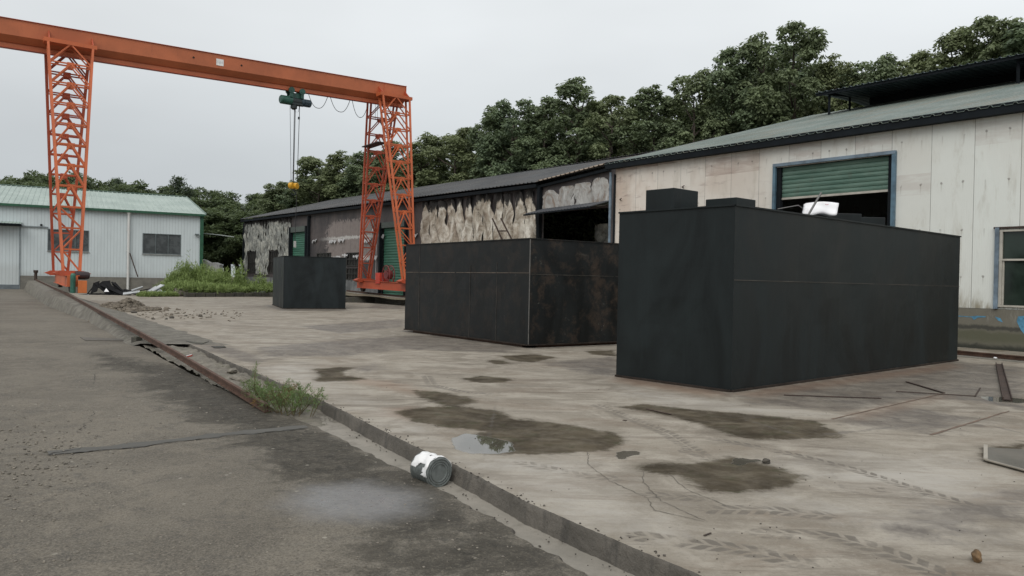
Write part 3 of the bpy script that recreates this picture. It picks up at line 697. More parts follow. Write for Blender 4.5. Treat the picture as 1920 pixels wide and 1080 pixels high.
for i, (dx_, strokes) in enumerate(((-.12, ((0, 0, .012, .13),)), (0, ((-.025, 0, .01, .13), (.025, 0, .01, .13), (0, .06, .05, .01), (0, 0, .05, .01), (0, -.06, .05, .01))), (.12, ((-.025, .03, .01, .06), (.025, 0, .01, .13), (0, .06, .05, .01), (0, 0, .05, .01), (0, -.06, .05, .01))))):
    b = MB()
    for (sx, sz, sw, sh) in strokes: b.box(BM(us_ + dx_ + sx, .439, ztop(us_) - .45 + sz), (sw, .006, sh), BD, bn)
    b.build('digit', INK, sgn)
def leg(ul, sgn_):
    """four-chord lattice leg; sgn_ +1 the front (camera) side, -1 the back"""
    zt = ztop(ul) - 1.0; foot_off = 3.85; zb = 1.66 if ul < 5 else 1.55
    cf = -rdir if sgn_ > 0 else rdir
    top = BM(ul, 0, 0) + cf * .95; bot = BM(ul, 0, 0) + cf * (foot_off - .25); top.z = zt; bot.z = zb
    ax = BD
    def node(f, i, j):   # f 0 top..1 bottom ; i -1/+1 along beam ; j -1 outer / +1 inner along rail
        c = top.lerp(bot, f); hw = 1.02 + (.36 - 1.02) * f; hd = .30 + (.2 - .30) * f
        return c + ax * (i * hw) - cf * (j * hd)
    main = MB(); s = .11
    for i in (-1, 1):
        for j in (-1, 1): main.bar(node(0, i, j), node(1, i, j), s, s, cf)
    root = main.build('leg', OR if sgn_ > 0 else OR2, crane)  # rear legs take the darker orange, their shade put into the paint
    brace = MB(); gus = []; N_ = 11
    fr = [k / N_ for k in range(N_ + 1)]
    for j in (-1, 1):
        for k in range(N_):
            f0, f1 = fr[k], fr[k + 1]; a, c, a2, c2 = node(f0, -1, j), node(f0, 1, j), node(f1, -1, j), node(f1, 1, j); m_ = (a + c) / 2
            brace.bar(a, c, .06, .07)
            if k < 8:
                brace.bar(m_, a2, .06, .07); brace.bar(m_, c2, .06, .07)
                if k: gus.append(MB().box(m_ - UP * .06, (.34, .03, .26), ax, cf))
            else:
                if k % 2 == 0: brace.bar(a, c2, .045, .055)
                else: brace.bar(c, a2, .045, .055)
    for i in (-1, 1):
        for k in range(N_):
            f0, f1 = fr[k], fr[k + 1]
            brace.bar(node(f0, i, -1), node(f0, i, 1), .045, .045)
    brace.build('bracing', OR if sgn_ > 0 else OR2, root)
    for g_ in gus: g_.build('gusset', OR if sgn_ > 0 else OR2, root)
    # saddle
    sb = MB(); c = (node(0, -1, 0) + node(0, 1, 0)) / 2 + UP * .08
    sb.box(c - UP * .04, (2.42, .74, .2), ax, cf)
    root2 = sb.build('saddle', OR if sgn_ > 0 else OR2, root)
    for i in (-1, 1):
        lug = MB()
        p0 = BM(ul + i * 1.0, sgn_ * .42, ztop(ul) - .75); p1 = c + ax * i * 1.0 + UP * .07 + bn * (sgn_ * -.1)
        lug.prism([p0 + UP * .45 - ax * .015, p0 - ax * .015, p1 - ax * .015 + bn * sgn_ * .35], ax * .05)
        lug.build('lug', OR2, root)
    ft = MB(); c = bot - UP * .12; ft.box(c, (1.05, .75, .26), ax, cf); ft.prism([c + ax * .5 - UP * .13 - cf * .3, c + ax * .5 + UP * .13 - cf * .3, c + ax * .85 - UP * .0 - cf * .3], cf * .6); ft.prism([c - ax * .5 - UP * .13 - cf * .3, c - ax * .5 + UP * .13 - cf * .3, c - ax * .8 - UP * .0 - cf * .3], cf * .6)
    ft.build('foot', OR2, root)
    return root
for u in LEGS:
    for s_ in (1, -1): leg(u, s_)
# end carriages
WHEEL = simple('dark_wheel', (.04, .028, .025), .6, .3); GREEN = simple('green_motor_paint', (.028, .12, .085), .45, 0, .3, 5, .1); MOTB = simple('dark_motor', (.03, .018, .02), .4)
for u in LEGS:
    c = BM(u, 0, 0); z = 1.17 if u < 5 else 1.06
    a0 = c - rdir * 4.35; a1 = c + rdir * 4.35; a0.z = z; a1.z = z + .1
    b = MB(); b.bar(a0, a1, .46, .5); b.bar(a0 + UP * .26, a1 + UP * .26, .6, .03); b.bar(a0 - UP * .26, a1 - UP * .26, .6, .03)
    car = b.build('end_carriage', OR2 if u > 5 else OR, crane)
    for k, a_ in ((1, a0 + rdir * .55), (1, a1 - rdir * .55)):
        b = MB(); cc = a_ - UP * .30; b.tube([cc - BD * .1, cc + BD * .1], .24, 20); b.build('wheel', WHEEL, car, bevel=.01)
u = LEGS[0]; c = BM(u, 0, 0) - rdir * 4.0; c.z = 1.45
b = MB(); b.tube([c + BD * .12 - rdir * .1, c + BD * .55 - rdir * .1, c + BD * .72 - rdir * .1, c + BD * .76 - rdir * .1], [.2, .2, .17, .1], 16); b.build('drive_motor', MOTB, crane, bevel=.02)
b = MB(); b.tube([c - rdir * .55 - UP * .85, c - rdir * .55 - UP * .0, c - rdir * .55 + UP * .1], [.12, .12, .07], 14); b.build('gearbox', GREEN, crane, smooth=False)
b = MB(); b.box(c - rdir * .55 + BD * .4 - UP * .55, (.38, .38, .6), BD, rdir); b.build('wheel_guard', orange('bright_orange', (.62, .17, .045)), crane, bevel=.015)
# cable reel on far carriage
c = BM(LEGS[1], 0, 0) - rdir * .5; c.z = 1.85
b = MB()
for dd_ in (-.18, .18):
    ring = [c + (rdir * math.cos(t) + UP * math.sin(t)) * .62 + BD * dd_ for t in np.linspace(0, 2 * math.pi, 25)]
    b.tube(ring, .035, 6, cap=False)
    for t in np.linspace(0, math.pi, 5)[:-1]: b.bar(c + (rdir * math.cos(t) + UP * math.sin(t)) * .62 + BD * dd_, c - (rdir * math.cos(t) + UP * math.sin(t)) * .62 + BD * dd_, .04, .03)
b.tube([c - BD * .2, c + BD * .2], .3, 16)
b.build('cable_reel', simple('maroon_reel', (.16, .03, .03), .5, 0, .3), crane)
b = MB(); b.box(c + rdir * 1.15 - UP * .25, (.7, .6, .75), rdir, BD); b.build('control_box', simple('red_box', (.5, .05, .03), .5), crane, bevel=.02)
# hoist access: dark platform inside the far legs
b = MB(); cc = BM(LEGS[1] - .9, 0, 0); b.bar(Vector((*(cc - rdir * 1.0).xy, 10.6)), Vector((*(cc + rdir * 1.6).xy, 10.6)), .7, .06); b.build('platform', WHEEL, crane)

# festoon cable
CAB = simple('black_cable', (.02, .02, .02), .7)
def upx(px):
    d_ = (px - 960) / F; return -(MIDL.x - d_ * MIDL.y) / (BD.x - d_ * BD.y)
for x0, x1, ylow in ((572, 608, 202.7), (613, 650, 209.8), (654, 684, 220)):
    ua, ub = upx(x0), upx(x1); um = (ua + ub) / 2; Ym = BM(um, 0, 0).y; zlow = D((x0 + x1) / 2, ylow, Ym).z
    pts = []
    for f in np.linspace(0, 1, 17):
        u = ua + (ub - ua) * f; zt_ = ztop(u) - 1.39; s4 = 1 - abs(2 * f - 1) ** 2.4
        pts.append(BM(u, 0, zt_ + (zlow - zt_) * s4))
    b = MB(); b.tube(pts, .019, 5); b.build('festoon_cable', CAB, crane)
for px in (696, 700, 706, 725, 748):
    u = upx(px); b = MB(); b.tube([BM(u, .1, ztop(u) - 1.39), BM(u, .15, ztop(u) - 1.39 - random.uniform(.6, 1.6))], .014, 4); b.build('cable_tail', CAB, crane)

# hoist
uh = upx(548); zr = ztop(uh) - 1.38
hc = BM(uh, 0, zr - .62)
hoist = thing('electric_hoist', hc, 'dark green electric hoist hanging under the orange beam with a yellow hook block', 'hoist')
def HB(du, dn, dz): return hc + BD * du + bn * dn + UP * dz
GR = simple('hoist_green', (.02, .075, .055), .45, 0, .35, 4, .1); GRB = simple('hoist_blue', (.02, .045, .06), .45, 0, .3, 4); HD = simple('hoist_dark', (.012, .02, .02), .5)
b = MB(); b.tube([HB(-1.0, 0, 0), HB(-.95, 0, 0), HB(-.25, 0, 0)], [.22, .27, .27], 18); b.build('drum_housing', GR, hoist, smooth=False)
b = MB(); b.tube([HB(-.25, 0, 0), HB(.35, 0, 0)], .24, 14); b.box(HB(.05, .0, -.05), (.7, .42, .36), BD, bn); b.build('rope_guide', HD, hoist)
b = MB(); b.tube([HB(.35, 0, 0), HB(.5, 0, 0), HB(.55, 0, 0), HB(.98, 0, 0), HB(1.03, 0, 0)], [.26, .26, .22, .22, .14], 16)
for k in range(10): t = 2 * math.pi * k / 10; b.bar(HB(.56, math.cos(t) * .22, math.sin(t) * .22), HB(.97, math.cos(t) * .22, math.sin(t) * .22), .03, .03)
b.build('motor', GRB, hoist)
b = MB(); b.prism([HB(-.45, -.12, .2), HB(.45, -.12, .2), HB(.32, -.12, .5), HB(-.35, -.12, .5)], bn * .24); b.build('trolley_frame', GR, hoist)
for du in (-.36, .34):
    for dn in (.24, -.24):
        b = MB(); b.tube([HB(du, dn - .05, .62), HB(du, dn + .05, .62)], .19, 16); b.tube([HB(du, dn - .07, .62), HB(du, dn + .07, .62)], .09, 12); b.bar(HB(du, dn, .6), HB(du, dn, .2), .2, .05, bn); b.build('trolley_wheel', GR, hoist)
b = MB(); b.tube([HB(-.1, 0, -.2), HB(-.1, 0, -.45), HB(-.1, 0, -.52)], [.2, .2, .1], 12); b.build('rope_block', HD, hoist)
ROPE = simple('steel_rope', (.03, .03, .03), .5, .4)
hz = D(549, 347, hc.y).z
for du, r_ in ((-.22, .014), (-.06, .022), (0.0, .02)):
    b = MB(); b.tube([HB(du * 1.6 if du < -.1 else du, 0, -.3), Vector((*HB(-.04 + du * .7, 0, 0).xy, hz))], r_, 5); b.build('hoist_rope', ROPE, hoist)
YEL = simple('yellow_paint', (.62, .33, .02), .45, 0, .25, 8)
hb = MB()
for s_ in (-.15, .15):
    cc = HB(-.03 + s_, 0, 0); cc.z = hz - .05; hb.tube([cc - BD * .07 - bn * .1, cc + BD * .07 + bn * .1], .2, 16)
hbk = hb.build('hook_block', YEL, hoist, bevel=.02)
b = MB(); cc = HB(-.03, 0, 0); cc.z = hz - .45
b.tube([cc + UP * .35, cc + UP * .1] + [cc + (BD * math.sin(t) + UP * (-math.cos(t) * 1)) * .13 - UP * .05 + UP * 0 for t in np.linspace(2.6, -1.3, 10)], [.05] * 2 + list(np.linspace(.045, .02, 10)), 7)
b.box(cc + UP * .38, (.14, .12, .25), BD, bn); b.build('hook', HD, hbk)
zpe = D(548, 458, hc.y).z
b = MB(); b.tube([HB(.28, 0, -.1), Vector((*HB(.2, 0, 0).xy, zpe + 4)), Vector((*HB(.08, .1, 0).xy, zpe + .2))], .02, 5)
b.tube([HB(.28, 0, -.1), HB(.2, .0, -.62), HB(.0, 0, -.65), HB(-.1, 0, -.4)], .012, 5)
pend = b.build('pendant_cable', CAB, hoist)
b = MB(); b.box(Vector((*HB(.08, .1, 0).xy, zpe)), (.14, .1, .4), BD, bn); b.build('pendant_control', simple('pale_box2', (.4, .4, .38), .6), pend, bevel=.01); b = MB(); b.box(HB(.24, 0, -1.0), (.1, .1, .16), BD, bn); b.build('limit_weight', HD, pend, bevel=.01)

# ------------------------------------------------------------------ sheds
def corr(name, p0, du, dv, U, Vv, mat, parent, pitch=.3, ht=.03, thick=.012, label=None):
    """ribbed metal sheet: ribs run along dv"""
    du = Vector(du).normalized(); dv = Vector(dv).normalized(); nrm = du.cross(dv).normalized()
    if nrm.z < 0: nrm = -nrm
    us = []; hs_ = []; x = 0
    while x < U - 1e-6:
        for f, h in ((0, 0), (.62, 0), (.72, 1), (.9, 1)):
            if x + f * pitch <= U: us.append(x + f * pitch); hs_.append(h * ht)
        x += pitch
    us.append(U); hs_.append(0)
    nv = 3; n = len(us); V = []; 
    for lay in (0, 1):
        for j in range(nv):
            for u, h in zip(us, hs_): V.append(p0 + du * u + dv * (Vv * j / (nv - 1)) + nrm * (h - lay * thick))
    b = MB(); fs = []; uv = []
    for lay in (0, 1):
        for j in range(nv - 1):
            for i in range(n - 1):
                o = lay * nv * n; fs.append((o + j * n + i, o + j * n + i + 1, o + (j + 1) * n + i + 1, o + (j + 1) * n + i))
                uv.append([(us[i], Vv * j / (nv - 1)), (us[i + 1], Vv * j / (nv - 1)), (us[i + 1], Vv * (j + 1) / (nv - 1)), (us[i], Vv * (j + 1) / (nv - 1))])
    for j in (0, nv - 1):
        for i in range(n - 1): a = j * n + i; fs.append((a, a + 1, a + 1 + nv * n, a + nv * n)); uv.append([(us[i], j)] * 4)
    for i in (0, n - 1):
        for j in range(nv - 1): a = j * n + i; fs.append((a, a + n, a + n + nv * n, a + nv * n)); uv.append([(us[i], j)] * 4)
    b.add(V, fs, uv); return b.build(name, mat, parent, fix=False)
def wallh(name, org, du, z0, z1, u0, u1, holes, mat, parent, flip=False, uvo=0, dz=None):
    """flat wall with rectangular openings, uv in metres"""
    xs = sorted(set([u0, u1] + [h[0] for h in holes] + [h[1] for h in holes])); zs = sorted(set([z0, z1] + [h[2] for h in holes] + [h[3] for h in holes]))
    xs = [x for x in xs if u0 <= x <= u1]; zs = [z for z in zs if z0 <= z <= z1]
    b = MB()
    for i in range(len(xs) - 1):
        for j in range(len(zs) - 1):
            cx_, cz = (xs[i] + xs[i + 1]) / 2, (zs[j] + zs[j + 1]) / 2
            if any(h[0] < cx_ < h[1] and h[2] < cz < h[3] for h in holes): continue
            q = [(xs[i], zs[j]), (xs[i + 1], zs[j]), (xs[i + 1], zs[j + 1]), (xs[i], zs[j + 1])]
            dzf = dz if dz else (lambda u, z: 0)
            b.quad(*[org + du * u + UP * (z + dzf(u, z)) for u, z in q], uv=q)
    return b.build(name, mat, parent, fix=False)
def shutter(name, org, du, dn, u0, u1, z0, z1, mat, parent, slat=.11):
    b = MB(); n = int((z1 - z0) / slat); st = (z1 - z0) / n; vs = []; 
    for k in range(n):
        for f, d in ((0, 0), (.12, .018), (.5, .03), (.88, .018)): vs.append((z0 + (k + f) * st, d))
    vs.append((z1, 0)); V = []
    for z, d in vs: V += [org + du * u0 + dn * d + UP * z, org + du * u1 + dn * d + UP * z]
    fs = []; uv = []
    for i in range(len(vs) - 1): fs.append((2 * i, 2 * i + 1, 2 * i + 3, 2 * i + 2)); uv.append([(u0, vs[i][0]), (u1, vs[i][0]), (u1, vs[i + 1][0]), (u0, vs[i + 1][0])])
    b.add(V, fs, uv); return b.build(name, mat, parent, fix=False)

def panel_mat():
    m = MT('stained_white_panels'); uv = m.uv(); s = m.sep(uv); u, v = s[0], s[1]
    big = m.noise(m.map(uv, (.35, .3, 1)), 1, 4, .6); st = m.noise(m.map(uv, (1.2, .25, 1)), 2.2, 6, .7, .3); hz = m.noise(m.map(uv, (.6, 3, 1)), 1.4, 5, .65, .4)
    left = m.mr(u, 13, 0)       # pinkish and scorched towards the burnt shed
    top = m.mr(v, 3.2, 6.0)
    col = m.mix(left, (.74, .77, .73), (.77, .71, .64))
    # each panel has a slightly different tone
    pid = m.math('FLOOR', m.math('DIVIDE', u, 1.15)); wn_ = m.n('ShaderNodeTexWhiteNoise', noise_dimensions='1D'); m.l(pid, wn_.inputs['W']); pr = wn_.outputs['Value']
    col = m.mix(m.math('MULTIPLY', pr, .3), col, (.56, .51, .45))
    sc_ = m.math('MULTIPLY', m.mr(big, .4, .62), m.math('MULTIPLY', m.math('MAXIMUM', left, .12), m.math('ADD', .35, m.math('MULTIPLY', top, .8))))
    col = m.mix(m.math('MULTIPLY', sc_, .6), col, (.43, .30, .215))
    cell = m.math('FLOOR', m.math('DIVIDE', v, .62)); wv = m.n('ShaderNodeTexWhiteNoise', noise_dimensions='2D'); cb = m.n('ShaderNodeCombineXYZ'); m.l(pid, cb.inputs[0]); m.l(cell, cb.inputs[1]); m.l(cb.outputs[0], wv.inputs['Vector'])
    blk = m.math('MULTIPLY', m.mr(wv.outputs['Value'], .74, .76), m.math('MULTIPLY', m.mr(v, 3.6, 4.6), m.mr(hz, .3, .6)))
    col = m.mix(m.math('MULTIPLY', blk, m.math('ADD', .25, m.math('MULTIPLY', left, .5))), col, (.36, .26, .22))
    col = m.mix(m.math('MULTIPLY', m.math('MULTIPLY', m.mr(hz, .55, .72), left), .7), col, (.28, .21, .19))
    col = m.mix(m.math('MULTIPLY', m.mr(st, .5, .72), .38), col, (.38, .34, .27))
    lo = m.mr(v, 1.7, 1.05); col = m.mix(m.math('MULTIPLY', lo, m.mr(st, .4, .65)), col, (.3, .27, .2))
    # joints and screws
    fu = m.math('FRACT', m.math('DIVIDE', u, 1.15)); jl = m.mr(m.math('ABSOLUTE', m.math('SUBTRACT', fu, .5)), .490, .497)
    col = m.mix(m.math('MULTIPLY', jl, .65), col, (.13, .125, .11))
    su = m.math('SUBTRACT', m.math('FRACT', m.math('DIVIDE', u, .575)), .5); svv = m.math('SUBTRACT', m.math('FRACT', m.math('DIVIDE', m.math('ADD', v, m.math('MULTIPLY', m.math('SUBTRACT', st, .5), .25)), 1.32)), .5)
    dd = m.math('SQRT', m.math('ADD', m.math('POWER', m.math('MULTIPLY', su, .575), 2), m.math('POWER', m.math('MULTIPLY', svv, 1.32), 2)))
    spot = m.math('MULTIPLY', m.math('MULTIPLY', m.mr(dd, .045, .02), .6), m.mr(m.noise(m.map(uv, (.9, .8, 1)), 1.3, 2), .42, .55)); col = m.mix(spot, col, (.1, .085, .07))
    streak = m.math('MULTIPLY', m.mr(m.math('ABSOLUTE', su), .05, .01), m.math('MULTIPLY', m.mr(svv, -.25, -.02), m.mr(svv, .02, -.02)))
    col = m.mix(m.math('MULTIPLY', streak, .28), col, (.22, .19, .15))
    rib = m.math('SINE', m.math('MULTIPLY', u, 2 * math.pi / .0575)); wb = m.noise(m.map(uv, (.8, .5, 1)), 1.2, 3)
    h = m.math('ADD', m.math('MULTIPLY', rib, .05), m.math('ADD', m.math('MULTIPLY', wb, 1.6), m.math('MULTIPLY', jl, -.6)))
    return m.set(col, .55, 0, m.bump(h, .45, .04))
def wains_mat():
    m = MT('mossy_render'); uv = m.uv(); s = m.sep(uv); v = s[1]; n = m.noise(uv, 1.1, 6, .7, .5); n2 = m.noise(m.map(uv, (3, .5, 1)), 1.6, 5, .7); g = m.noise(uv, 20, 4, .7)
    col = m.mix(n, (.12, .11, .09), (.2, .19, .15))
    vv = m.math('ADD', v, m.math('MULTIPLY', m.math('SUBTRACT', n, .5), .35))
    col = m.mix(m.math('MULTIPLY', m.mr(vv, .58, .42), m.mr(vv, .05, .3)), col, (.105, .105, .07))
    col = m.mix(m.math('MULTIPLY', m.math('MULTIPLY', m.mr(vv, .5, .56), m.mr(vv, .68, .6)), .85), col, (.045, .045, .038))
    col = m.mix(m.mr(vv, .2, .06), col, (.035, .037, .028))
    col = m.mix(m.math('MULTIPLY', m.mr(n2, .55, .7), m.math('MULTIPLY', m.mr(v, .6, .9), .6)), col, (.32, .31, .28))
    return m.set(col, .85, 0, m.bump(m.math('ADD', n, m.math('MULTIPLY', g, .3)), .5, .02))
PANEL = panel_mat(); WAIN = wains_mat()
def roof_mat(name, c1, c2, stain, amt=.5):
    m = MT(name); uv = m.uv(); a = m.noise(m.map(uv, (1, .12, 1)), 1.3, 6, .7, .2); b_ = m.noise(uv, .35, 4, .6); f = m.noise(uv, 9, 4, .7)
    col = m.mix(m.mr(b_, .35, .65), c1, c2); col = m.mix(m.math('MULTIPLY', m.mr(a, .45, .7), amt), col, stain)
    return m.set(col, m.mr(f, .3, .7, .4, .6), 0, m.bump(f, .15, .01))
RGREEN = roof_mat('faded_green_roof', (.13, .17, .155), (.20, .235, .215), (.2, .17, .125), .65)
RBURN = roof_mat('scorched_roof', (.05, .054, .058), (.085, .088, .09), (.12, .085, .06), .35)
RPALE = roof_mat('pale_green_roof', (.29, .36, .325), (.36, .43, .39), (.22, .28, .25), .5)
FASC = simple('dark_fascia', (.010, .013, .016), .8, 0, .4, 4, 0, .15); BLUEF = simple('blue_grey_frame', (.15, .20, .25), .5, 0, .45, 5); BLUE = simple('blue_frame', (.085, .15, .20), .5, 0, .35, 5)
DKIN = simple('dark_interior', (.02, .02, .021), .9); CREAM = simple('cream_window_frame', (.42, .40, .35), .5, 0, .2)  # near-black floors: the dimness inside the sheds put into their colour
def glass(name, c, rough=.12):
    m = MT(name); v = m.obj(); n = m.noise(v, 1.6, 4); return m.set(m.mix(m.mr(n, .3, .7), tuple(x * .6 for x in c), tuple(x * 1.5 for x in c)), m.mr(n, .3, .7, rough, rough + .15), 0, m.bump(n, .05, .02), .5)
GL = glass('dark_glass', (.018, .028, .022), .06); GLG = glass('grey_glass', (.06, .068, .07), .2)
SHUT = None
def shut_mat(name, c, hi):
    m = MT(name); uv = m.uv(); a = m.noise(m.map(uv, (.5, 2.5, 1)), 1.5, 5, .7, .2); s = m.noise(m.map(uv, (1, .3, 1)), 4, 4, .6)
    col = m.mix(m.mr(a, .35, .65), c, hi); col = m.mix(m.math('MULTIPLY', m.mr(s, .55, .75), .4), col, (.09, .09, .07))
    return m.set(col, .5, 0, m.bump(a, .1, .02))
SHUT1 = shut_mat('weathered_green_shutter', (.065, .13, .10), (.12, .195, .155)); SHUT2 = shut_mat('green_shutter', (.032, .115, .075), (.05, .155, .105))

# --- the white shed on the right
EH = 6.45; KL = 24.0; HW = 14.9; RISE = 4.1
wh = thing('warehouse', W(0, 0, 0), 'large stained white metal shed with a green ribbed roof and raised ridge vent', 'warehouse')
door = (7.6, 11.55, 0, 5.6); win = (14.45, 17.6, 1.16, 3.24)
wallh('wall', W(0, 0, 0), KD, 1.1, EH, 0, KL, [door, win], PANEL, wh)
o_w = wallh('base_wall', W(0, -.03, 0), KD, -.05, 1.1, 0, KL, [door], WAIN, wh)
b = MB(); b.bar(W(0, -.015, 1.1), W(7.6, -.015, 1.1), .03, .012); b.bar(W(11.55, -.015, 1.1), W(KL, -.015, 1.1), .03, .012); b.build('drip_ledge', FASC, wh)
# gable and back
def gable(name, k, mat, n=1):
    b = MB(); vs = [W(k, 0, 0), W(k, 2 * HW, 0), W(k, 2 * HW, EH), W(k, HW, EH + RISE), W(k, 0, EH)]
    b.add(vs, [tuple(range(5))], [[(0, 0), (2 * HW, 0), (2 * HW, EH), (HW, EH + RISE), (0, EH)]]); return b.build(name, mat, wh, fix=False)
gable('gable_wall', 0, PANEL); gable('gable_wall', KL, PANEL)
b = MB(); b.quad(W(0, 2 * HW, 0), W(KL, 2 * HW, 0), W(KL, 2 * HW, EH), W(0, 2 * HW, EH)); b.build('back_wall', PANEL, wh)
b = MB(); b.quad(W(.2, .3, .01), W(KL - .2, .3, .01), W(KL - .2, 29, .01), W(.2, 29, .01)); b.build('floor', DKIN, wh)
sl_ = Vector((MD.x * HW, MD.y * HW, RISE)); sl2 = Vector((-MD.x * HW, -MD.y * HW, RISE))
e0 = W(-.35, 0, EH) - sl_.normalized() * .35 + UP * .16
corr('roof', e0, KD, sl_, KL + .7, sl_.length + .35, RGREEN, wh, .3, .045)
e1 = W(-.35, 2 * HW, EH) - sl2.normalized() * .35 + UP * .16
corr('roof', e1, KD, sl2, KL + .7, sl_.length + .35, RGREEN, wh, .3, .045)
b = MB(); b.bar(W(-.3, -.18, EH + .0), W(KL + .3, -.18, EH + .0), .25, .28); b.build('fascia', FASC, wh)
b = MB(); b.bar(W(-.3, -.3, EH - .03), W(-.3, HW, EH + RISE - .02), .08, .3); b.build('verge_board', FASC, wh)
# ridge vent
vent = MB(); M0, M1 = 11.3, 18.5; K0 = 2.1
zz = lambda m_: 10.92 + .09 * (m_ - M0 if m_ < HW else 2 * HW - m_ - M0 + 0)
SCR = roof_mat('vent_sheet', (.05, .07, .08), (.09, .12, .13), (.03, .035, .04), .6)
cv = corr('ridge_vent', W(K0, M0, 10.92), KD, Vector((MD.x, MD.y, .04)), KL - K0, 3.65, SCR, wh, .3, .045)
corr('vent_roof', W(K0, M1, 10.92), KD, Vector((-MD.x, -MD.y, .04)), KL - K0, 3.65, SCR, cv, .3, .045)
for kk in (K0 + .55, K0 + 8.6, K0 + 16):
    for mm, zt_ in ((M0 + .35, 10.9), (M0 + 2.2, 11.0), (M1 - .4, 10.9)):
        b = MB(); zb_ = EH + RISE * (1 - abs(mm - HW) / HW) + .1; b.bar(W(kk, mm, zb_), W(kk, mm, zt_), .09, .09); b.build('vent_post', FASC, cv)
    b = MB(); b.bar(W(kk, M0 + .3, 10.85), W(kk, HW, 11.2), .08, .12); b.bar(W(kk, M1 - .3, 10.85), W(kk, HW + .1, 11.2), .08, .12); b.build('rafter', FASC, cv)
b = MB(); b.bar(W(K0 + 1, HW - .3, 10.95), W(KL, HW - .3, 10.95), .06, .5); b.bar(W(K0, M0 + .1, 10.84), W(KL, M0 + .1, 10.84), .06, .12); b.build('vent_louvre', FASC, cv)
# big door
b = MB()
b.bar(W(7.55, -.05, 0), W(7.55, -.05, 5.68), .1, .1, MD); dfr = b.build('door_jamb', BLUE, wh)
b = MB(); b.bar(W(11.6, -.05, 0), W(11.6, -.05, 5.68), .11, .1, MD); b.build('door_jamb', BLUE, wh)
b = MB(); b.bar(W(7.5, -.06, 5.68), W(11.65, -.06, 5.66), .1, .1); b.build('lintel', BLUEF, dfr)
b = MB(); b.bar(W(7.7, .06, 0), W(7.7, .06, 5.6), .14, .16, MD); b.build('guide_rail', FASC, wh); b = MB(); b.bar(W(11.46, .06, 0), W(11.46, .06, 5.6), .12, .1, MD); b.build('guide_rail', FASC, dfr)
sh = shutter('roller_shutter', W(0, .1, 0), KD, -MD, 7.72, 11.44, 4.58, 5.6, SHUT1, wh, .14)
b = MB(); b.bar(W(7.72, .09, 4.55), W(11.44, .09, 4.55), .06, .07); b.build('bottom_bar', CREAM, sh)
# window
b = MB(); k0, k1, z0, z1 = win
b.bar(W(k0 - .01, -.03, z0 - .05), W(k0 - .01, -.03, z1 + .06), .1, .12, MD); b.build('outer_jamb', BLUEF, wh)
wfr = MB(); wfr.bar(W(k0 + .08, -.02, z0), W(k0 + .08, -.02, z1), .07, .06, MD); wfr.bar(W(k1 - .03, -.02, z0), W(k1 - .03, -.02, z1), .07, .06, MD)
for z in (z0 + .03, z1 - .03, z0 + 1.27): wfr.bar(W(k0 + .04, -.022, z), W(k1, -.022, z), .06, .05)
wfr.bar(W((k0 + k1) / 2, -.02, z0), W((k0 + k1) / 2, -.02, z1), .06, .05, MD)
wfr.bar(W(k0 + .14, -.0, z0 + .05), W(k0 + .14, -.0, z0 + 1.24), .04, .04, MD)
wo = wfr.build('window', CREAM, wh)
b = MB(); b.quad(W(k0, .02, z0), W(k1, .02, z0), W(k1, .02, z1), W(k0, .02, z1)); b.build('pane', GL, wo)
b = MB(); b.bar(W(k0 - .1, -.04, z1 + .05), W(k1 + .1, -.04, z1 + .05), .08, .05); b.build('window_head', RUSTD, wo)
# blue spray paint on the base wall
SPR = simple('blue_spray', (.09, .27, .42), .7, 0, .35, 14)
b = MB()
def wp(k, z): return W(k, -.036, z)
def blob(b, pts): b.add([wp(*p) for p in pts], [tuple(range(len(pts)))])
sp_ = [(14.98, .93), (15.2, .96), (16.8, .94), (16.8, .86), (15.5, .85), (15.3, .80), (15.22, .6), (15.15, .45), (15.05, .58), (14.95, .8)]
blob(b, sp_); o_s = b.build('spray_stroke', SPR, o_w)
for pts in ([(13.45, .88), (13.8, .87), (13.98, .9), (14.2, .895), (14.2, .87), (14.0, .85), (13.9, .78), (13.84, .85), (13.45, .86)], [(14.42, .9), (14.56, .86), (14.62, .75), (14.5, .8)]):
    b = MB(); blob(b, pts); b.build('spray_stroke', SPR, o_w)
b = MB(); b.bar(W(15.12, -.045, .88), W(16.8, -.045, .88), .012, .02); b.build('scratch', FASC, o_w)
# corner post and downpipe between the sheds
b = MB(); b.bar(W(.0, -.03, 0), W(.0, -.03, 6.1), .07, .08, MD); b.build('corner_post', FASC, wh)
b = MB(); b.tube([W(-.22, -.06, 0), W(-.22, -.06, 6.2)], .06, 10); b.build('downpipe', BLUEF, wh)
# bent brackets on the wall
for k, z in ((.35, 5.0), (7.25, 4.15), (3.6, 5.25), (2.0, 4.8)):
    b = MB(); b.tube([W(k, 0, z), W(k, -.09, z + .02), W(k + .12, -.11, z - .03 + .1)], .02, 5); b.build('bracket', RUSTD, wh)
# dented screws washers (each a tiny disc, only the marked rows)
for kk in np.arange(.7, 15.5, 1.15):
    for z in (1.18,): 
        b = MB(); b.box(W(kk, -.012, z), (.05, .02, .07), KD, MD); b.build('clip', RUSTD, wh)

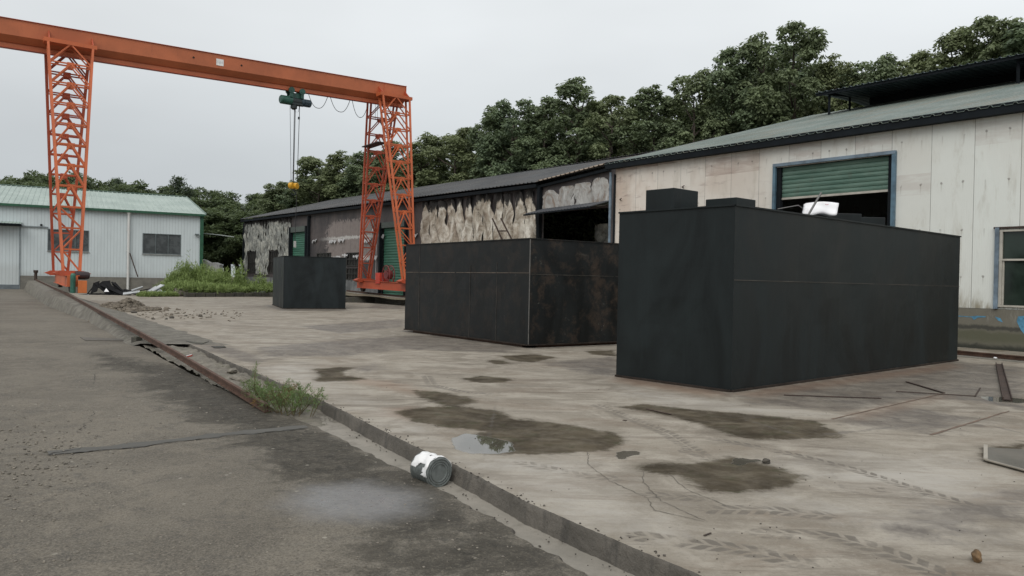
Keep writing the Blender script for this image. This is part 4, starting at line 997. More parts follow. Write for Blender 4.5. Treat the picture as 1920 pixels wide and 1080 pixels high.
# --- the burnt shed
def soot_mat():
    m = MT('sooted_wall'); uv = m.uv(); s = m.sep(uv); u, v = s[0], s[1]
    a = m.noise(m.map(uv, (.5, .35, 1)), 1.1, 6, .68, .4); st = m.noise(m.map(uv, (1.6, .3, 1)), 1.4, 5, .7, .3); f = m.noise(uv, 4, 6, .75, .8)
    col = m.mix(m.mr(a, .35, .65), (.045, .04, .042), (.10, .082, .078))
    col = m.mix(m.math('MULTIPLY', m.mr(st, .5, .7), .5), col, (.03, .032, .036))
    # heat-bleached area in the middle
    r = m.math('MULTIPLY', m.math('MULTIPLY', m.mr(u, -29.5, -26), m.mr(u, -19.6, -22.5)), m.math('MULTIPLY', m.mr(v, 2.3, 3.2), m.mr(v, 5.9, 4.8)))
    r2 = m.mr(m.math('ADD', r, m.math('MULTIPLY', m.math('SUBTRACT', f, .5), 1.5)), .42, .62)
    col = m.mix(m.math('MULTIPLY', r2, .85), col, m.mix(f, (.16, .125, .115), (.34, .30, .28)))
    ed = m.math('ABSOLUTE', m.math('SUBTRACT', v, m.math('ADD', 4.0, m.math('MULTIPLY', f, .5)))); 
    col = m.mix(m.math('MULTIPLY', m.mr(ed, .14, .04), m.math('MULTIPLY', r, .9)), col, (.5, .49, .47))
    ed2 = m.math('ABSOLUTE', m.math('SUBTRACT', v, m.math('ADD', 2.55, m.math('MULTIPLY', f, .6))))
    col = m.mix(m.math('MULTIPLY', m.mr(ed2, .18, .05), m.math('MULTIPLY', m.mr(u, -30, -28), m.mr(u, -20, -22))), col, (.5, .49, .47))
    jl = m.mr(m.math('ABSOLUTE', m.math('SUBTRACT', m.math('FRACT', m.math('DIVIDE', u, 1.15)), .5)), .485, .497); col = m.mix(m.math('MULTIPLY', jl, .7), col, (.02, .02, .02))
    return m.set(col, .7, 0, m.bump(m.math('ADD', a, m.math('MULTIPLY', f, .5)), .6, .05))
SOOT = soot_mat()
def base_mat():
    m = MT('grey_base_wall'); uv = m.uv(); a = m.noise(m.map(uv, (1, .6, 1)), 1.2, 6, .7, .4); f = m.noise(uv, 9, 4, .7)
    return m.set(m.mix(m.mr(a, .35, .65), (.10, .105, .105), (.22, .225, .225)), .8, 0, m.bump(f, .4, .02))
BASE = base_mat()
def drape_mat(name, cols, char):
    m = MT(name); g = m.obj(); a = m.noise(m.map(g, (1, 1, .8)), 1.2, 6, .7, 1.2); b_ = m.noise(m.map(g, (1.5, 1.5, .7)), 2.6, 6, .7, 1.5); f = m.noise(g, 12, 5, .75)
    col = m.ramp(m.mr(a, .28, .72), [(0, cols[0]), (.5, cols[1]), (1, cols[2])])
    col = m.mix(m.math('MULTIPLY', m.mr(b_, .55, .68), char), col, (.06, .045, .035))
    e = m.attr('char'); col = m.mix(m.mr(m.math('ADD', e, m.math('MULTIPLY', m.math('SUBTRACT', b_, .5), 1.1)), .35, .6), col, (.02, .018, .017))
    return m.set(col, .9, 0, m.bump(m.math('ADD', m.math('MULTIPLY', b_, 1), m.math('MULTIPLY', f, .3)), .7, .08))
DRB = drape_mat('charred_beige_insulation', ((.20, .155, .115), (.42, .375, .31), (.70, .67, .60)), .75)
DRA = drape_mat('grey_peeling_insulation', ((.10, .10, .095), (.27, .28, .26), (.50, .49, .43)), .75)
DRC = drape_mat('rust_stained_panels', ((.20, .12, .07), (.38, .37, .35), (.55, .55, .53)), .4)
bs_ = thing('burnt_warehouse', W(-22, 0, 0), 'long burnt-out metal shed with hanging scorched insulation and dark roof', 'warehouse')
JL = 44.1
def W2(j, m, z): return W(-j, m, z)
def eave(u): return float(np.interp(-u, [0, 4.8, 16.4, 44.1], [6.42, 6.05, 6.12, 6.32]))
NJ = -KD
H1 = (-33.8, -31.2, .4, 4.9); H2 = (-19.7, -16.95, .4, 4.66); H3 = (-4.55, -.25, .2, 4.75)
wins = [(-43.2, -41.2, 1.86, 3.6), (-38.4, -36.4, 1.86, 3.6), (-29.3, -27.0, 1.7, 3.3), (-24.6, -22.9, 2.35, 3.25)]
hl = [H1, H2, H3] + wins + [(-24.6, -22.9, 1.45, 2.25)]
def dzb(u, z): return (eave(u) - 6.05) if z > 5.9 else 0
# wall split at columns so the top follows the eave line
for (a_, c_) in ((-44.1, -31.0), (-31.0, -16.4), (-16.4, -4.8), (-4.8, 0)):
    wallh('wall', W(0, 0, 0), KD, 1.5, 6.05, a_, c_, hl, SOOT, bs_, dz=dzb)
wallh('base_wall', W(0, -.04, 0), KD, -.1, 1.5, -44.1, 0, [H1, H2, H3, (-24.6, -22.9, 1.45, 2.25)], BASE, bs_)
HB2 = 8.2; RB = 2.25
ang = Vector((MD.x * HB2, MD.y * HB2, RB)); ang2 = Vector((-MD.x * HB2, -MD.y * HB2, RB))
def rs(name, j0, j1, z0_, z1_, mat):
    p0 = W2(j0, -.35, z0_ - .02); p1 = W2(j1, -.35, z1_ - .02); return corr(name, p0, p1 - p0, ang, (p1 - p0).length, ang.length + .36, mat, bs_, .3, .04)
rs('roof', 44.5, 16.4, 6.44, 6.26, RBURN); rs('roof', 16.38, 4.8, 6.26, 6.19, RBURN)
m = MT('rusty_roof_edge'); uv = m.uv(); n_ = m.noise(uv, 1.1, 6, .7, .5); sy = m.sep(uv)[1]
RRB = m.set(m.mix(m.mr(m.math('ADD', m.math('MULTIPLY', sy, .22), n_), .55, 1.1), m.mix(n_, (.2, .15, .11), (.36, .30, .24)), (.06, .062, .066)), .6)
rs('roof', 4.78, .15, 6.2, 6.56, RRB)
p0 = W2(44.5, 2 * HB2 + .35, 6.3); corr('back_roof', p0, W2(.15, 2 * HB2 + .35, 6.3) - p0, ang2, 44.3, ang.length + .36, RBURN, bs_, .3, .04)
b = MB(); b.bar(W2(44.4, -.22, 6.26), W2(16.4, -.22, 6.06), .2, .16); b.bar(W2(16.4, -.22, 6.06), W2(4.8, -.22, 6.0), .2, .16); b.bar(W2(4.7, -.12, 5.98), W2(.2, -.12, 6.33), .12, .12); b.build('eave_beam', FASC, bs_)
b = MB(); b.quad(W2(44.1, 2 * HB2, 0), W2(0, 2 * HB2, 0), W2(0, 2 * HB2, 6.2), W2(44.1, 2 * HB2, 6.2)); b.build('back_wall', SOOT, bs_)
b = MB(); b.add([W2(44.1, 0, 0), W2(44.1, 2 * HB2, 0), W2(44.1, 2 * HB2, 6.2), W2(44.1, HB2, 8.4), W2(44.1, 0, 6.3)], [(0, 1, 2, 3, 4)], [[(0, 0), (16, 0), (16, 6.2), (8, 8.4), (0, 6.3)]]); b.build('gable_wall', SOOT, bs_)
b = MB(); b.quad(W2(44, .3, .05), W2(.1, .3, .05), W2(.1, 16, .05), W2(44, 16, .05)); b.build('floor', DKIN, bs_)
for j in (4.75, 16.2, 30.6, 44.0):
    b = MB(); b.bar(W2(j, -.1, 0), W2(j, -.1, 6.0), .18, .2, MD); b.build('column', FASC, bs_)
SHF = simple('sooty_frame', (.07, .085, .075), .6, 0, .3)
for (u0, u1, z0, z1), ht in ((H1, 5.3), (H2, 5.0)):
    s_ = shutter('roller_shutter', W(0, .05, 0), KD, -MD, u0 + .05, u1 - .05, z0, z1, SHUT2, bs_, .16)
    b = MB(); b.bar(W(u0, -.07, z1 + (ht - z1) / 2), W(u1, -.07, z1 + (ht - z1) / 2), .2, ht - z1); b.build('shutter_box', SHF, s_)
    b = MB(); b.bar(W(u0 - .1, -.08, .3), W(u0 - .1, -.08, ht), .16, .3, MD); b.build('shutter_guide', FASC, s_); b = MB(); b.bar(W(u1 + .1, -.08, .3), W(u1 + .1, -.08, ht), .16, .16, MD); b.build('shutter_guide', FASC, s_)
BURNW = simple('burnt_window_frame', (.035, .033, .03), .7)
for (u0, u1, z0, z1) in wins + [(-24.6, -22.9, 1.45, 2.25)]:
    b = MB()
    for u in (u0 + .04, u1 - .04, (u0 + u1) / 2, u0 + (u1 - u0) * .27, u0 + (u1 - u0) * .73): b.bar(W(u, -.03, z0), W(u, -.03, z1), .06, .05, MD)
    for z in (z0 + .03, z1 - .03, (z0 + z1) / 2): b.bar(W(u0, -.032, z), W(u1, -.032, z), .06, .05)
    o = b.build('window', BURNW, bs_); b = MB(); b.quad(W(u0, .03, z0), W(u1, .03, z0), W(u1, .03, z1), W(u0, .03, z1)); b.build('pane', glass('sooty_glass', (.028, .026, .024), .3), o)
def drape(u0, u1, ztop_, zbot, mat, bandw, depth, seed, m0=-.1, rag=.35, gap=.15, ck=1.0):
    r = random.Random(seed); nb = max(1, round((u1 - u0) / bandw)); bw = (u1 - u0) / nb; objs = []
    for k in range(nb):
        nu, nv = 13, 34; V = []; C = []
        ph = [r.uniform(0, 6.3) for _ in range(8)]; tl = r.uniform(0, rag); skew = r.uniform(-.15, .15)
        hk = max(.3, (eave(u0) - zbot) / 4.4); amp = depth * r.uniform(.6, 1.2); topn = r.choice((.05, .1, .2, .32, .5)); bo = r.uniform(-.1, .1) * bw
        for j in range(nv):
            v = j / (nv - 1)
            for i in range(nu):
                s = i / (nu - 1); zt_ = (ztop_(u0 + bw * k) if callable(ztop_) else ztop_) - tl * .4
                width = 1 - topn * max(0, 1 - v * 3.5) - .02 * math.sin(v * 9 + ph[0])
                uu = u0 + bo * max(0, 1 - v * 2) + bw * (k + .5 + (s - .5) * (width * 1.06) + skew * .2 * v * (1 - v)) + .02 * math.sin(v * 23 + ph[7] + s * 3) * (abs(s - .5) > .4)
                edge = rag * .5 * (math.sin(s * 7 + ph[1]) + .6 * math.sin(s * 17 + ph[2])) * (max(0, v - .9) * 10)
                z = zt_ - (zt_ - zbot) * v + edge * .3 - rag * .3 * math.sin(s * 3.14) * (v < .06) * -1
                v_ = v * hk; d = amp * math.sin(math.pi * s) ** .7 + hk * (.05 * math.sin(v_ * 8 + ph[3] + s * 5) + .05 * math.sin(v_ * 17 + ph[4] + 9 * abs(s - .5)) + .03 * math.sin(v_ * 31 + s * 8 + ph[5])) + .03 * math.sin(s * 13 + v * 6 + ph[6])
                V.append(W(uu, m0 - d, z)); C.append(max(0, 1 - v * (3.5 + 5 * abs(math.sin(ph[6] + s * 2)))) * .95 + max(0, abs(s - .5) - .36) * 3.6 * (1.05 - v * .8) * (.5 + abs(math.sin(ph[5] + v * 3)))); C[-1] *= ck
        objs.append(np_mesh('insulation_drape', [tuple(p) for p in V], gridfaces(nv, nu), mat, bs_, smooth=True, attrs={'char': C}))
    return objs
drape(-15.1, -4.95, lambda u: eave(u) - .2, 1.6, DRB, .86, .085, 3)
drape(-43.9, -41.2 - 2.1, lambda u: eave(u) - .15, 1.75, DRA, .8, .05, 5, -.06)
drape(-43.3, -41.1, lambda u: eave(u) - .15, 3.66, DRA, .55, .05, 6, -.06)
drape(-41.1, -38.45, lambda u: eave(u) - .15, 1.75, DRA, .55, .05, 7, -.06)
drape(-38.4, -36.4, lambda u: eave(u) - .15, 3.66, DRA, .5, .05, 8, -.06)
drape(-36.35, -34.0, lambda u: eave(u) - .2, 1.75, DRA, .6, .05, 9, -.06)
drape(-4.55, -.35, lambda u: eave(u) - .3, 4.85, DRC, .95, .03, 12, -.04, .12, ck=.45)
drape(-4.4, -2.0, 4.4, .4, DRA, 1.2, .05, 14, 3.2, .1, ck=.3)
# lean-to awning
p0 = W2(4.6, -1.15, 4.62); p1 = W2(.25, -1.15, 4.72)
aw = corr('awning', p0, p1 - p0, Vector((MD.x * 1.1, MD.y * 1.1, .3)), (p1 - p0).length, 1.15, roof_mat('dark_awning', (.07, .075, .085), (.11, .115, .125), (.05, .05, .05), .4), bs_, .2, .03)
b = MB(); b.bar(p0 - UP * .04, p1 - UP * .04, .05, .06); b.build('awning_beam', FASC, aw)
b = MB(); b.bar(W2(4.6, -.05, 4.83), W2(.25, -.05, 4.93), .12, .1); b.build('awning_rail', SHF, aw)
# torn white foil on the sooty wall
FOIL = simple('torn_foil', (.5, .5, .5), .45, 0, .2, 9)
r_ = random.Random(4)
for u0, z, wd in ((-30.0, 4.2, .8), (-30.2, 2.9, .7), (-27.2, 4.05, 1.2), (-25.8, 4.1, 1.0), (-26.6, 2.95, 1.3), (-25.2, 3.1, 1.0), (-23.6, 3.0, .9), (-22.2, 4.0, 1.1), (-21.2, 2.9, 1.0), (-21.0, 4.6, .6), (-19.9, 4.2, .5), (-16.3, 4.1, .8)):
    b = MB(); pts = []
    n2 = 9
    for i in range(n2): pts.append((u0 + wd * i / n2, z + r_.uniform(.02, .12)))
    lo_ = [(u0 + wd * (n2 - 1 - i) / n2, z - r_.uniform(.03, .22)) for i in range(n2)]
    for i in range(n2 - 1):
        q0, q1_, q2_, q3_ = pts[i], pts[i + 1], lo_[n2 - 2 - i], lo_[n2 - 1 - i]
        b.quad(W(q0[0], -.05, q0[1]), W(q1_[0], -.06, q1_[1]), W(q2_[0], -.14, q2_[1]), W(q3_[0], -.12, q3_[1]))
    b.build('torn_foil', FOIL, bs_)
b = MB(); b.bar(W(-29.2, -.08, 1.9), W(-29.25, -.08, 2.75), .12, .14, MD); b.build('white_strip', FOIL, bs_)
b = MB(); b.tube([W(-20.6, -.15, 4.25), W(-20.2, -.2, 4.4), W(-20.25, -.2, .9)], .018, 4); b.build('hanging_wire', FOIL, bs_)

# --- white workshop on the left
WA = Vector((-40.8, 66, 0)); WU = Vector((.87, .493, 0)).normalized(); WN = Vector((-WU.y, WU.x, 0))
def Q(u, m_, z): return WA + WU * u + WN * m_ + UP * z
def wpan(name, c, ribw):
    m = MT(name); uv = m.uv(); s = m.sep(uv); a = m.noise(m.map(uv, (.6, .3, 1)), .8, 5, .65, .3); st = m.noise(m.map(uv, (2.2, .16, 1)), 1.5, 5, .65)
    rib = m.mr(m.math('ABSOLUTE', m.math('SUBTRACT', m.math('FRACT', m.math('DIVIDE', s[0], ribw)), .5)), .40, .47); cx_ = m.mr(m.math('ABSOLUTE', m.math('SUBTRACT', m.math('FRACT', m.math('DIVIDE', s[0], ribw * 4)), .5)), .48, .497)
    col = m.mix(m.mr(a, .3, .7), tuple(x * .9 for x in c), c); col = m.mix(m.math('MULTIPLY', m.mr(st, .5, .75), .3), col, tuple(x * .72 for x in c))
    col = m.mix(m.math('MULTIPLY', rib, .3), col, (.2, .22, .22)); col = m.mix(m.math('MULTIPLY', cx_, .12), col, (.15, .17, .17))
    col = m.mix(m.math('MULTIPLY', m.mr(s[1], 1.9, 1.2), .3), col, (.3, .3, .28))
    return m.set(col, .5, 0, m.bump(m.math('ADD', rib, m.math('MULTIPLY', a, .4)), .5, .02))
WP = wpan('white_ribbed_panels', (.60, .665, .68), .25)
m = MT('workshop_base'); uv = m.uv(); a = m.noise(m.map(uv, (.7, 1, 1)), .9, 6, .7, .4); WB = m.set(m.mix(m.mr(a, .35, .65), (.13, .125, .11), (.2, .19, .165)), .85, 0, m.bump(m.noise(uv, 8, 4), .3, .02))
GTRIM = simple('dark_green_trim', (.018, .085, .045), .45, 0, .25); WPIPE = simple('white_pipe', (.62, .62, .6), .4, 0, .06)
ws = thing('workshop', WA, 'long pale metal workshop with mint green roof behind the orange crane leg', 'workshop')
UL, UR, ED, RD = -14, 13.75, 13.9, 2.75; EW = 7.1
wl1 = (8.6, 12.05, 2.05, 4.75)
wn1 = (.6, 5.0, 0, 0)
def u_of(px, py=450):
    d_ = (px - 960) / F; return -(WA.x - d_ * WA.y) / (WU.x - d_ * WU.y)
def z_of(px, py):
    u = u_of(px + 0.0); 
    Yq = Q(u, 0, 0).y; return D(px, py, Yq).z
def u_at(px, py):
    d = ray(px, py); k = d.x / d.y; return -(WA.x - k * WA.y) / (WU.x - k * WU.y)
def z_at(px, py): return D(px, py, Q(u_at(px, py), 0, 0).y).z
w1 = (u_at(90, 450), u_at(166, 450), z_at(120, 470), z_at(120, 431)); w2 = (u_at(268, 455), u_at(338.5, 460), z_at(300, 476), z_at(300, 439))
dr = (-5.5, u_at(37, 480), .05, z_at(20, 424))
wallh('wall', WA, WU, 1.23, EW, UL, UR, [w1, w2, dr], WP, ws)
wallh('base_wall', Q(0, -.05, 0), WU, -.2, 1.23, UL, UR, [dr], WB, ws)
b = MB(); b.add([Q(UR, 0, 0), Q(UR, 2 * ED, 0), Q(UR, 2 * ED, EW), Q(UR, ED, EW + RD), Q(UR, 0, EW)], [(0, 1, 2, 3, 4)], [[(0, 0), (28, 0), (28, EW), (14, EW + RD), (0, EW)]]); b.build('gable_wall', WP, ws, fix=False)
b = MB(); b.quad(Q(UL, 2 * ED, 0), Q(UR, 2 * ED, 0), Q(UR, 2 * ED, EW), Q(UL, 2 * ED, EW)); b.build('back_wall', WP, ws)
b = MB(); b.quad(Q(UL, .4, .1), Q(UR - .1, .4, .1), Q(UR - .1, 27, .1), Q(UL, 27, .1)); b.build('floor', DKIN, ws)
s1 = Vector((WN.x * ED, WN.y * ED, RD)); s2 = Vector((-WN.x * ED, -WN.y * ED, RD))
corr('roof', Q(UL, -.3, EW + .05), WU, s1, UR - UL + .3, s1.length + .3, RPALE, ws, .42, .05)
corr('back_roof', Q(UL, 2 * ED + .3, EW + .05), WU, s2, UR - UL + .3, s1.length + .3, RPALE, ws, .42, .05)
b = MB(); b.bar(Q(UL, -.3, EW - .02), Q(UR + .2, -.3, EW - .02), .2, .2); b.build('gutter', GTRIM, ws)
b = MB(); b.bar(Q(UR + .32, -.3, EW + .06), Q(UR + .32, ED, EW + RD + .1), .08, .22); b.bar(Q(UL, ED, EW + RD + .16), Q(UR + .3, ED, EW + RD + .16), .5, .06); b.build('roof_trim', simple('mint_trim', (.14, .2, .17), .5), ws)
b = MB(); b.bar(Q(UR, -.03, 0), Q(UR, -.03, EW), .3, .14, WN); b.build('corner_trim', GTRIM, ws)
# door, its track and canopy
b = MB(); b.quad(Q(dr[0], -.02, .12), Q(dr[1], -.02, .12), Q(dr[1], -.02, dr[3]), Q(dr[0], -.02, dr[3]), uv=[(dr[0], 0), (dr[1], 0), (dr[1], 4), (dr[0], 4)]); do = b.build('sliding_door', WP, ws, fix=False)
b = MB(); b.bar(Q(dr[0], -.06, .25), Q(dr[1], -.06, .25), .08, .42); b.build('kick_plate', simple('grey_kick_plate', (.13, .155, .17), .5), do)
b = MB(); b.bar(Q(dr[1], -.06, .1), Q(dr[1], -.06, dr[3] + .1), .08, .07, WN); b.bar(Q(dr[0], -.08, dr[3] + .05), Q(u_at(90, 428), -.08, dr[3] + .03), .1, .1); b.build('door_track', simple('grey_track', (.2, .23, .24), .5), ws)
cu1 = u_at(41, 418)
cp = corr('canopy', Q(-6, -1.1, z_at(20, 420) + .0), WU, Vector((WN.x * 1.1, WN.y * 1.1, .2)), cu1 + 6, 1.12, RPALE, ws, .25, .03)
b = MB(); b.bar(Q(-6, -1.12, z_at(20, 420) - .06), Q(cu1, -1.12, z_at(20, 420) - .06), .06, .12); b.bar(Q(-6, -.5, z_at(20, 420) - .1), Q(cu1, -.5, z_at(20, 420) - .1), .9, .08); b.build('canopy_beam', FASC, cp)
WGF = simple('window_frame_grey', (.12, .145, .15), .5)
for (u0, u1, z0, z1) in (w1, w2):
    b = MB()
    for f in (0, 1 / 3, 2 / 3, 1): b.bar(Q(u0 + (u1 - u0) * f, 0, z0), Q(u0 + (u1 - u0) * f, 0, z1), .07, .06, WN)
    for z in (z0, z1): b.bar(Q(u0 - .03, -.003, z), Q(u1 + .03, -.003, z), .08, .06)
    o = b.build('window', WGF, ws); b = MB(); b.quad(Q(u0, .05, z0), Q(u1, .05, z0), Q(u1, .05, z1), Q(u0, .05, z1)); b.build('pane', GLG, o)
    b = MB(); b.bar(Q(u0 - .05, -.06, z0 - .07), Q(u1 + .05, -.06, z0 - .07), .12, .06); b.build('sill', simple('dusty_sill', (.3, .31, .3), .7), o)
up_ = u_at(240.5, 470); b = MB(); b.tube([Q(up_, -.17, .1), Q(up_, -.17, EW - .15)], .11, 10); b.tube([Q(up_, -.17, EW - .35), Q(up_, -.17, EW - .12)], [.13, .2], 8)
for z in (1.6, 3.6, 5.4): b.bar(Q(up_ - .16, -.09, z), Q(up_ + .16, -.09, z), .12, .06)
b.build('downpipe', WPIPE, ws)
b = MB(); ul_ = u_at(369, 440); b.box(Q(ul_, -.2, z_at(369, 440)), (.35, .25, .12), WU, WN); b.build('wall_lamp', WGF, ws)
b = MB(); ul_ = u_at(77.5, 422); b.box(Q(ul_, -.15, z_at(77.5, 422)), (.16, .16, .16), WU, WN); b.build('bell', FASC, ws)
b = MB(); b.tube([Q(u_at(243, 475), -.35, z_at(243, 475)), Q(u_at(257, 519), -.8, z_at(257, 519))], .05, 5)
tag(b.build('leaning_pole', RUSTD, loc=Q(up_, -.5, 1.5)), 'thin dark pole leaning by the white downpipe of the workshop', 'pole')
b = MB(); b.tube([D(376, 437, 74), D(410, 440.5, 74), D(439, 444.5, 74)], .05, 5)
tag(b.build('overhead_pipe', simple('pale_pipe', (.22, .25, .24), .5), loc=D(376, 437, 74)), 'thin pale pipe sticking out from the green corner of the workshop', 'pipe')
# broken grey wall between the sheds
b = MB(); pts_ = [(377, 486), (384, 488), (392, 493), (402, 492), (411, 496), (412, 508), (412, 530), (377, 528)]
b.prism([D(x, y, 73.5) for x, y in pts_], Vector((.15, .5, 0)))
GW = rough_conc('grey_block_wall', (.22, .225, .22), (.34, .345, .34), (.12, .12, .12), .5)
tag(b.build('broken_wall', GW, loc=D(395, 525, 73.5)), 'ragged pale grey wall stub between the workshop and the burnt shed', 'wall')
def about_camera(o, s):
    """set a whole thing nearer or farther at its measured bearing"""
    c = Vector((0, 0, H)); o.location = c + (Vector(o.location) - c) * s; o.scale = (s, s, s)
about_camera(crane, .96); about_camera(hoist, .96); about_camera(bs_, 1.17)

# ------------------------------------------------------------------ trees
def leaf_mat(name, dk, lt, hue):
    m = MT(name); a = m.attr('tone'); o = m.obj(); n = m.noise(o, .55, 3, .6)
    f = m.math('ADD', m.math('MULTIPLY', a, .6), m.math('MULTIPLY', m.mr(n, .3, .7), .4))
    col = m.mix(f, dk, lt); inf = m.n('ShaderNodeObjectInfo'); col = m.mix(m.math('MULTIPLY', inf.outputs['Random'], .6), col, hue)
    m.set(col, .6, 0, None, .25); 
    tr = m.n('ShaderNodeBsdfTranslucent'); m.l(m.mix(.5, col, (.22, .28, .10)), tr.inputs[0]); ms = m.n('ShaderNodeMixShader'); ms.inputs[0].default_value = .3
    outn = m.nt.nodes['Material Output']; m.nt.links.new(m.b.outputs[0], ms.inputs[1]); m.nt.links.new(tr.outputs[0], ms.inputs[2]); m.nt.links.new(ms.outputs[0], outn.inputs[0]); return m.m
LEAFA = leaf_mat('broad_leaves', (.085, .12, .08), (.225, .29, .165), (.23, .25, .12))
LEAFB = leaf_mat('fine_leaves', (.075, .105, .06), (.16, .205, .105), (.12, .155, .08))
LEAFC = leaf_mat('conifer_needles', (.05, .075, .055), (.11, .14, .10), (.09, .115, .08))
WEED = leaf_mat('weed_leaves', (.14, .2, .06), (.30, .40, .14), (.28, .34, .13))
JUN = leaf_mat('kerb_weed_leaves', (.08, .13, .045), (.2, .29, .11), (.17, .2, .09))
BARK = simple('bark', (.075, .06, .048), .9, 0, .35, 4, .8, stretch=(1, 1, .25))
def rand_dirs(n, r, up=.0):
    v = r.standard_normal((n, 3)); v[:, 2] += up; return v / np.linalg.norm(v, axis=1)[:, None]
def leaves(cent, dirs, L_, Wd, r, droop=.5, fold=.25):
    """diamond leaves of two triangles sharing a mid rib, as 4-gons"""
    n = len(cent); d = dirs.copy(); d[:, 2] -= droop; d /= np.linalg.norm(d, axis=1)[:, None]
    rnd = r.standard_normal((n, 3)); s = np.cross(d, rnd * .35 + np.array([0, 0, 1])); s /= np.linalg.norm(s, axis=1)[:, None] + 1e-9
    l = (L_ * (.7 + .6 * r.random(n)))[:, None]; w_ = (Wd * (.7 + .6 * r.random(n)))[:, None]
    nrm = np.cross(s, d)
    a = cent; b_ = cent + d * l * .45 + s * w_ * .5 - nrm * w_ * fold; c = cent + d * l; e = cent + d * l * .45 - s * w_ * .5 - nrm * w_ * fold
    V = np.stack([a, b_, c, e], 1).reshape(-1, 3); Fq = np.arange(4 * n).reshape(n, 4)
    return V, Fq
def broad_crown(seed, nl=26, h=11, rad=3.6):
    """leafy lobes made of drooping leaf whorls, with open gaps between lobes; base at z=0"""
    r = np.random.default_rng(seed); cs = []; tones = []; ds = []; limbs = []
    for i in range(nl):
        f = (i + .5) / nl; z = h * (f ** .9); env = rad * math.sqrt(max(.05, 1 - (abs(f - .42) / .62) ** 2.2))
        a = r.random() * 6.283; q = env * math.sqrt(r.random()) * .85
        c = np.array([q * math.cos(a), q * math.sin(a), z]); lr_ = (.75 + .75 * r.random()) * (1 - .35 * f) * rad / 3.4
        limbs.append(c)
        nw = int(46 * lr_ ** 1.6); dv = rand_dirs(nw, r, .35); rr_ = lr_ * (.55 + .5 * r.random(nw) ** .5)
        wc = c + dv * rr_[:, None] * np.array([1.1, 1.1, .85])
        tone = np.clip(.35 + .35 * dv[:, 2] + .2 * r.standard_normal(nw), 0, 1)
        for k in range(nw):
            nlv = 11; an = np.arange(nlv) * 6.283 / nlv + r.random() * 6
            el = r.uniform(-.5, .6, nlv); dd = np.stack([np.cos(an), np.sin(an), el], 1) 
            cs.append(wc[k] + r.standard_normal((nlv, 3)) * .07 + dd * .10); ds.append(dd / np.linalg.norm(dd, axis=1)[:, None]); tones.append(np.clip(tone[k] + .12 * r.standard_normal(nlv), 0, 1))
    V, Fq = leaves(np.concatenate(cs), np.concatenate(ds), .33, .20, r, .7)
    return V, Fq, np.concatenate(tones), limbs
def fine_crown(seed, nl=30, h=8, rad=3.6):
    r = np.random.default_rng(seed); cs = []; ds = []; tones = []; limbs = []
    for i in range(nl):
        f = (i + .5) / nl; z = h * f; env = rad * math.sqrt(max(.04, 1 - (abs(f - .35) / .68) ** 2.4)); a = r.random() * 6.283; q = env * math.sqrt(r.random()) * .9
        c = np.array([q * math.cos(a), q * math.sin(a), z]); limbs.append(c); lr_ = (.7 + .7 * r.random()) * (1 - .3 * f)
        n = int(300 * lr_ ** 1.7); dv = rand_dirs(n, r, .3); cc = c + dv * (lr_ * (.5 + .6 * r.random(n)))[:, None] * np.array([1.2, 1.2, .8])
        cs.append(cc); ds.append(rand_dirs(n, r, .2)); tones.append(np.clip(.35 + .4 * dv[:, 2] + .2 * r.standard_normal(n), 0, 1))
    V, Fq = leaves(np.concatenate(cs), np.concatenate(ds), .42, .2, r, .2); return V, Fq, np.concatenate(tones), limbs
def conifer_crown(seed, h=9, rad=2.6):
    r = np.random.default_rng(seed); cs = []; ds = []; tones = []; limbs = []
    for t in range(17):
        f = t / 17; z = h * f; R_ = rad * (1 - f) ** .8 + .15
        for k in range(8):
            a = k * .785 + t * .5 + r.random() * .4; L_ = R_ * (.75 + .4 * r.random()); n = int(26 * L_) + 8; q = r.random(n) * L_
            cc = np.stack([np.cos(a) * q, np.sin(a) * q, z + .25 * q - .1 * q * q * .4], 1) + r.standard_normal((n, 3)) * .16
            cs.append(cc); ds.append(rand_dirs(n, r, .4)); tones.append(np.clip(.4 + .25 * r.standard_normal(n), 0, 1))
    V, Fq = leaves(np.concatenate(cs), np.concatenate(ds), .38, .12, r, .1); return V, Fq, np.concatenate(tones), limbs
def tree_proto(kind, seed, fn, mat, h, **kw):
    V, Fq, tone, limbs = fn(seed, h=h, **kw)
    r = random.Random(seed); tr = 5.0     # trunk length below the crown
    root = thing(kind, (0, 0, -500), None, None)
    V = V + np.array([0, 0, tr]); o0 = np.array([0, 0, -500.0])
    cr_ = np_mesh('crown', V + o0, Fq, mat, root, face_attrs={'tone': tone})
    b = MB(); o_ = Vector((0, 0, -500)); top = tr + h * .85
    pts = [o_ + Vector((.12 * math.sin(z * .7 + seed) * z / 8, .12 * math.cos(z * .5 + seed) * z / 8, z)) for z in np.linspace(-.5, top, 9)]
    b.tube(pts, [.26 - .022 * i * 1.1 for i in range(9)], 9)
    b.build('trunk', BARK, root, smooth=True)
    b = MB()
    for c in limbs[::2]:
        z0_ = max(tr * .7, c[2] + tr - 1.6); s0 = o_ + Vector((0, 0, z0_)); e = o_ + Vector((c[0], c[1], c[2] + tr))
        b.tube([s0, s0.lerp(e, .5) + Vector((0, 0, -.15)), e], [.09, .065, .03], 5)
    lb = b.build('limbs', BARK, root)
    return root
protos = {'broad': [tree_proto('broadleaf_tree', 11 + i, broad_crown, LEAFA, 13, nl=34, rad=3.5) for i in range(5)],
          'fine': [tree_proto('woodland_tree', 31 + i, fine_crown, LEAFB, 9) for i in range(4)],
          'con': [tree_proto('conifer_tree', 51, conifer_crown, LEAFC, 10)]}
HT = {'broad': 18.6, 'fine': 14.6, 'con': 15.2}
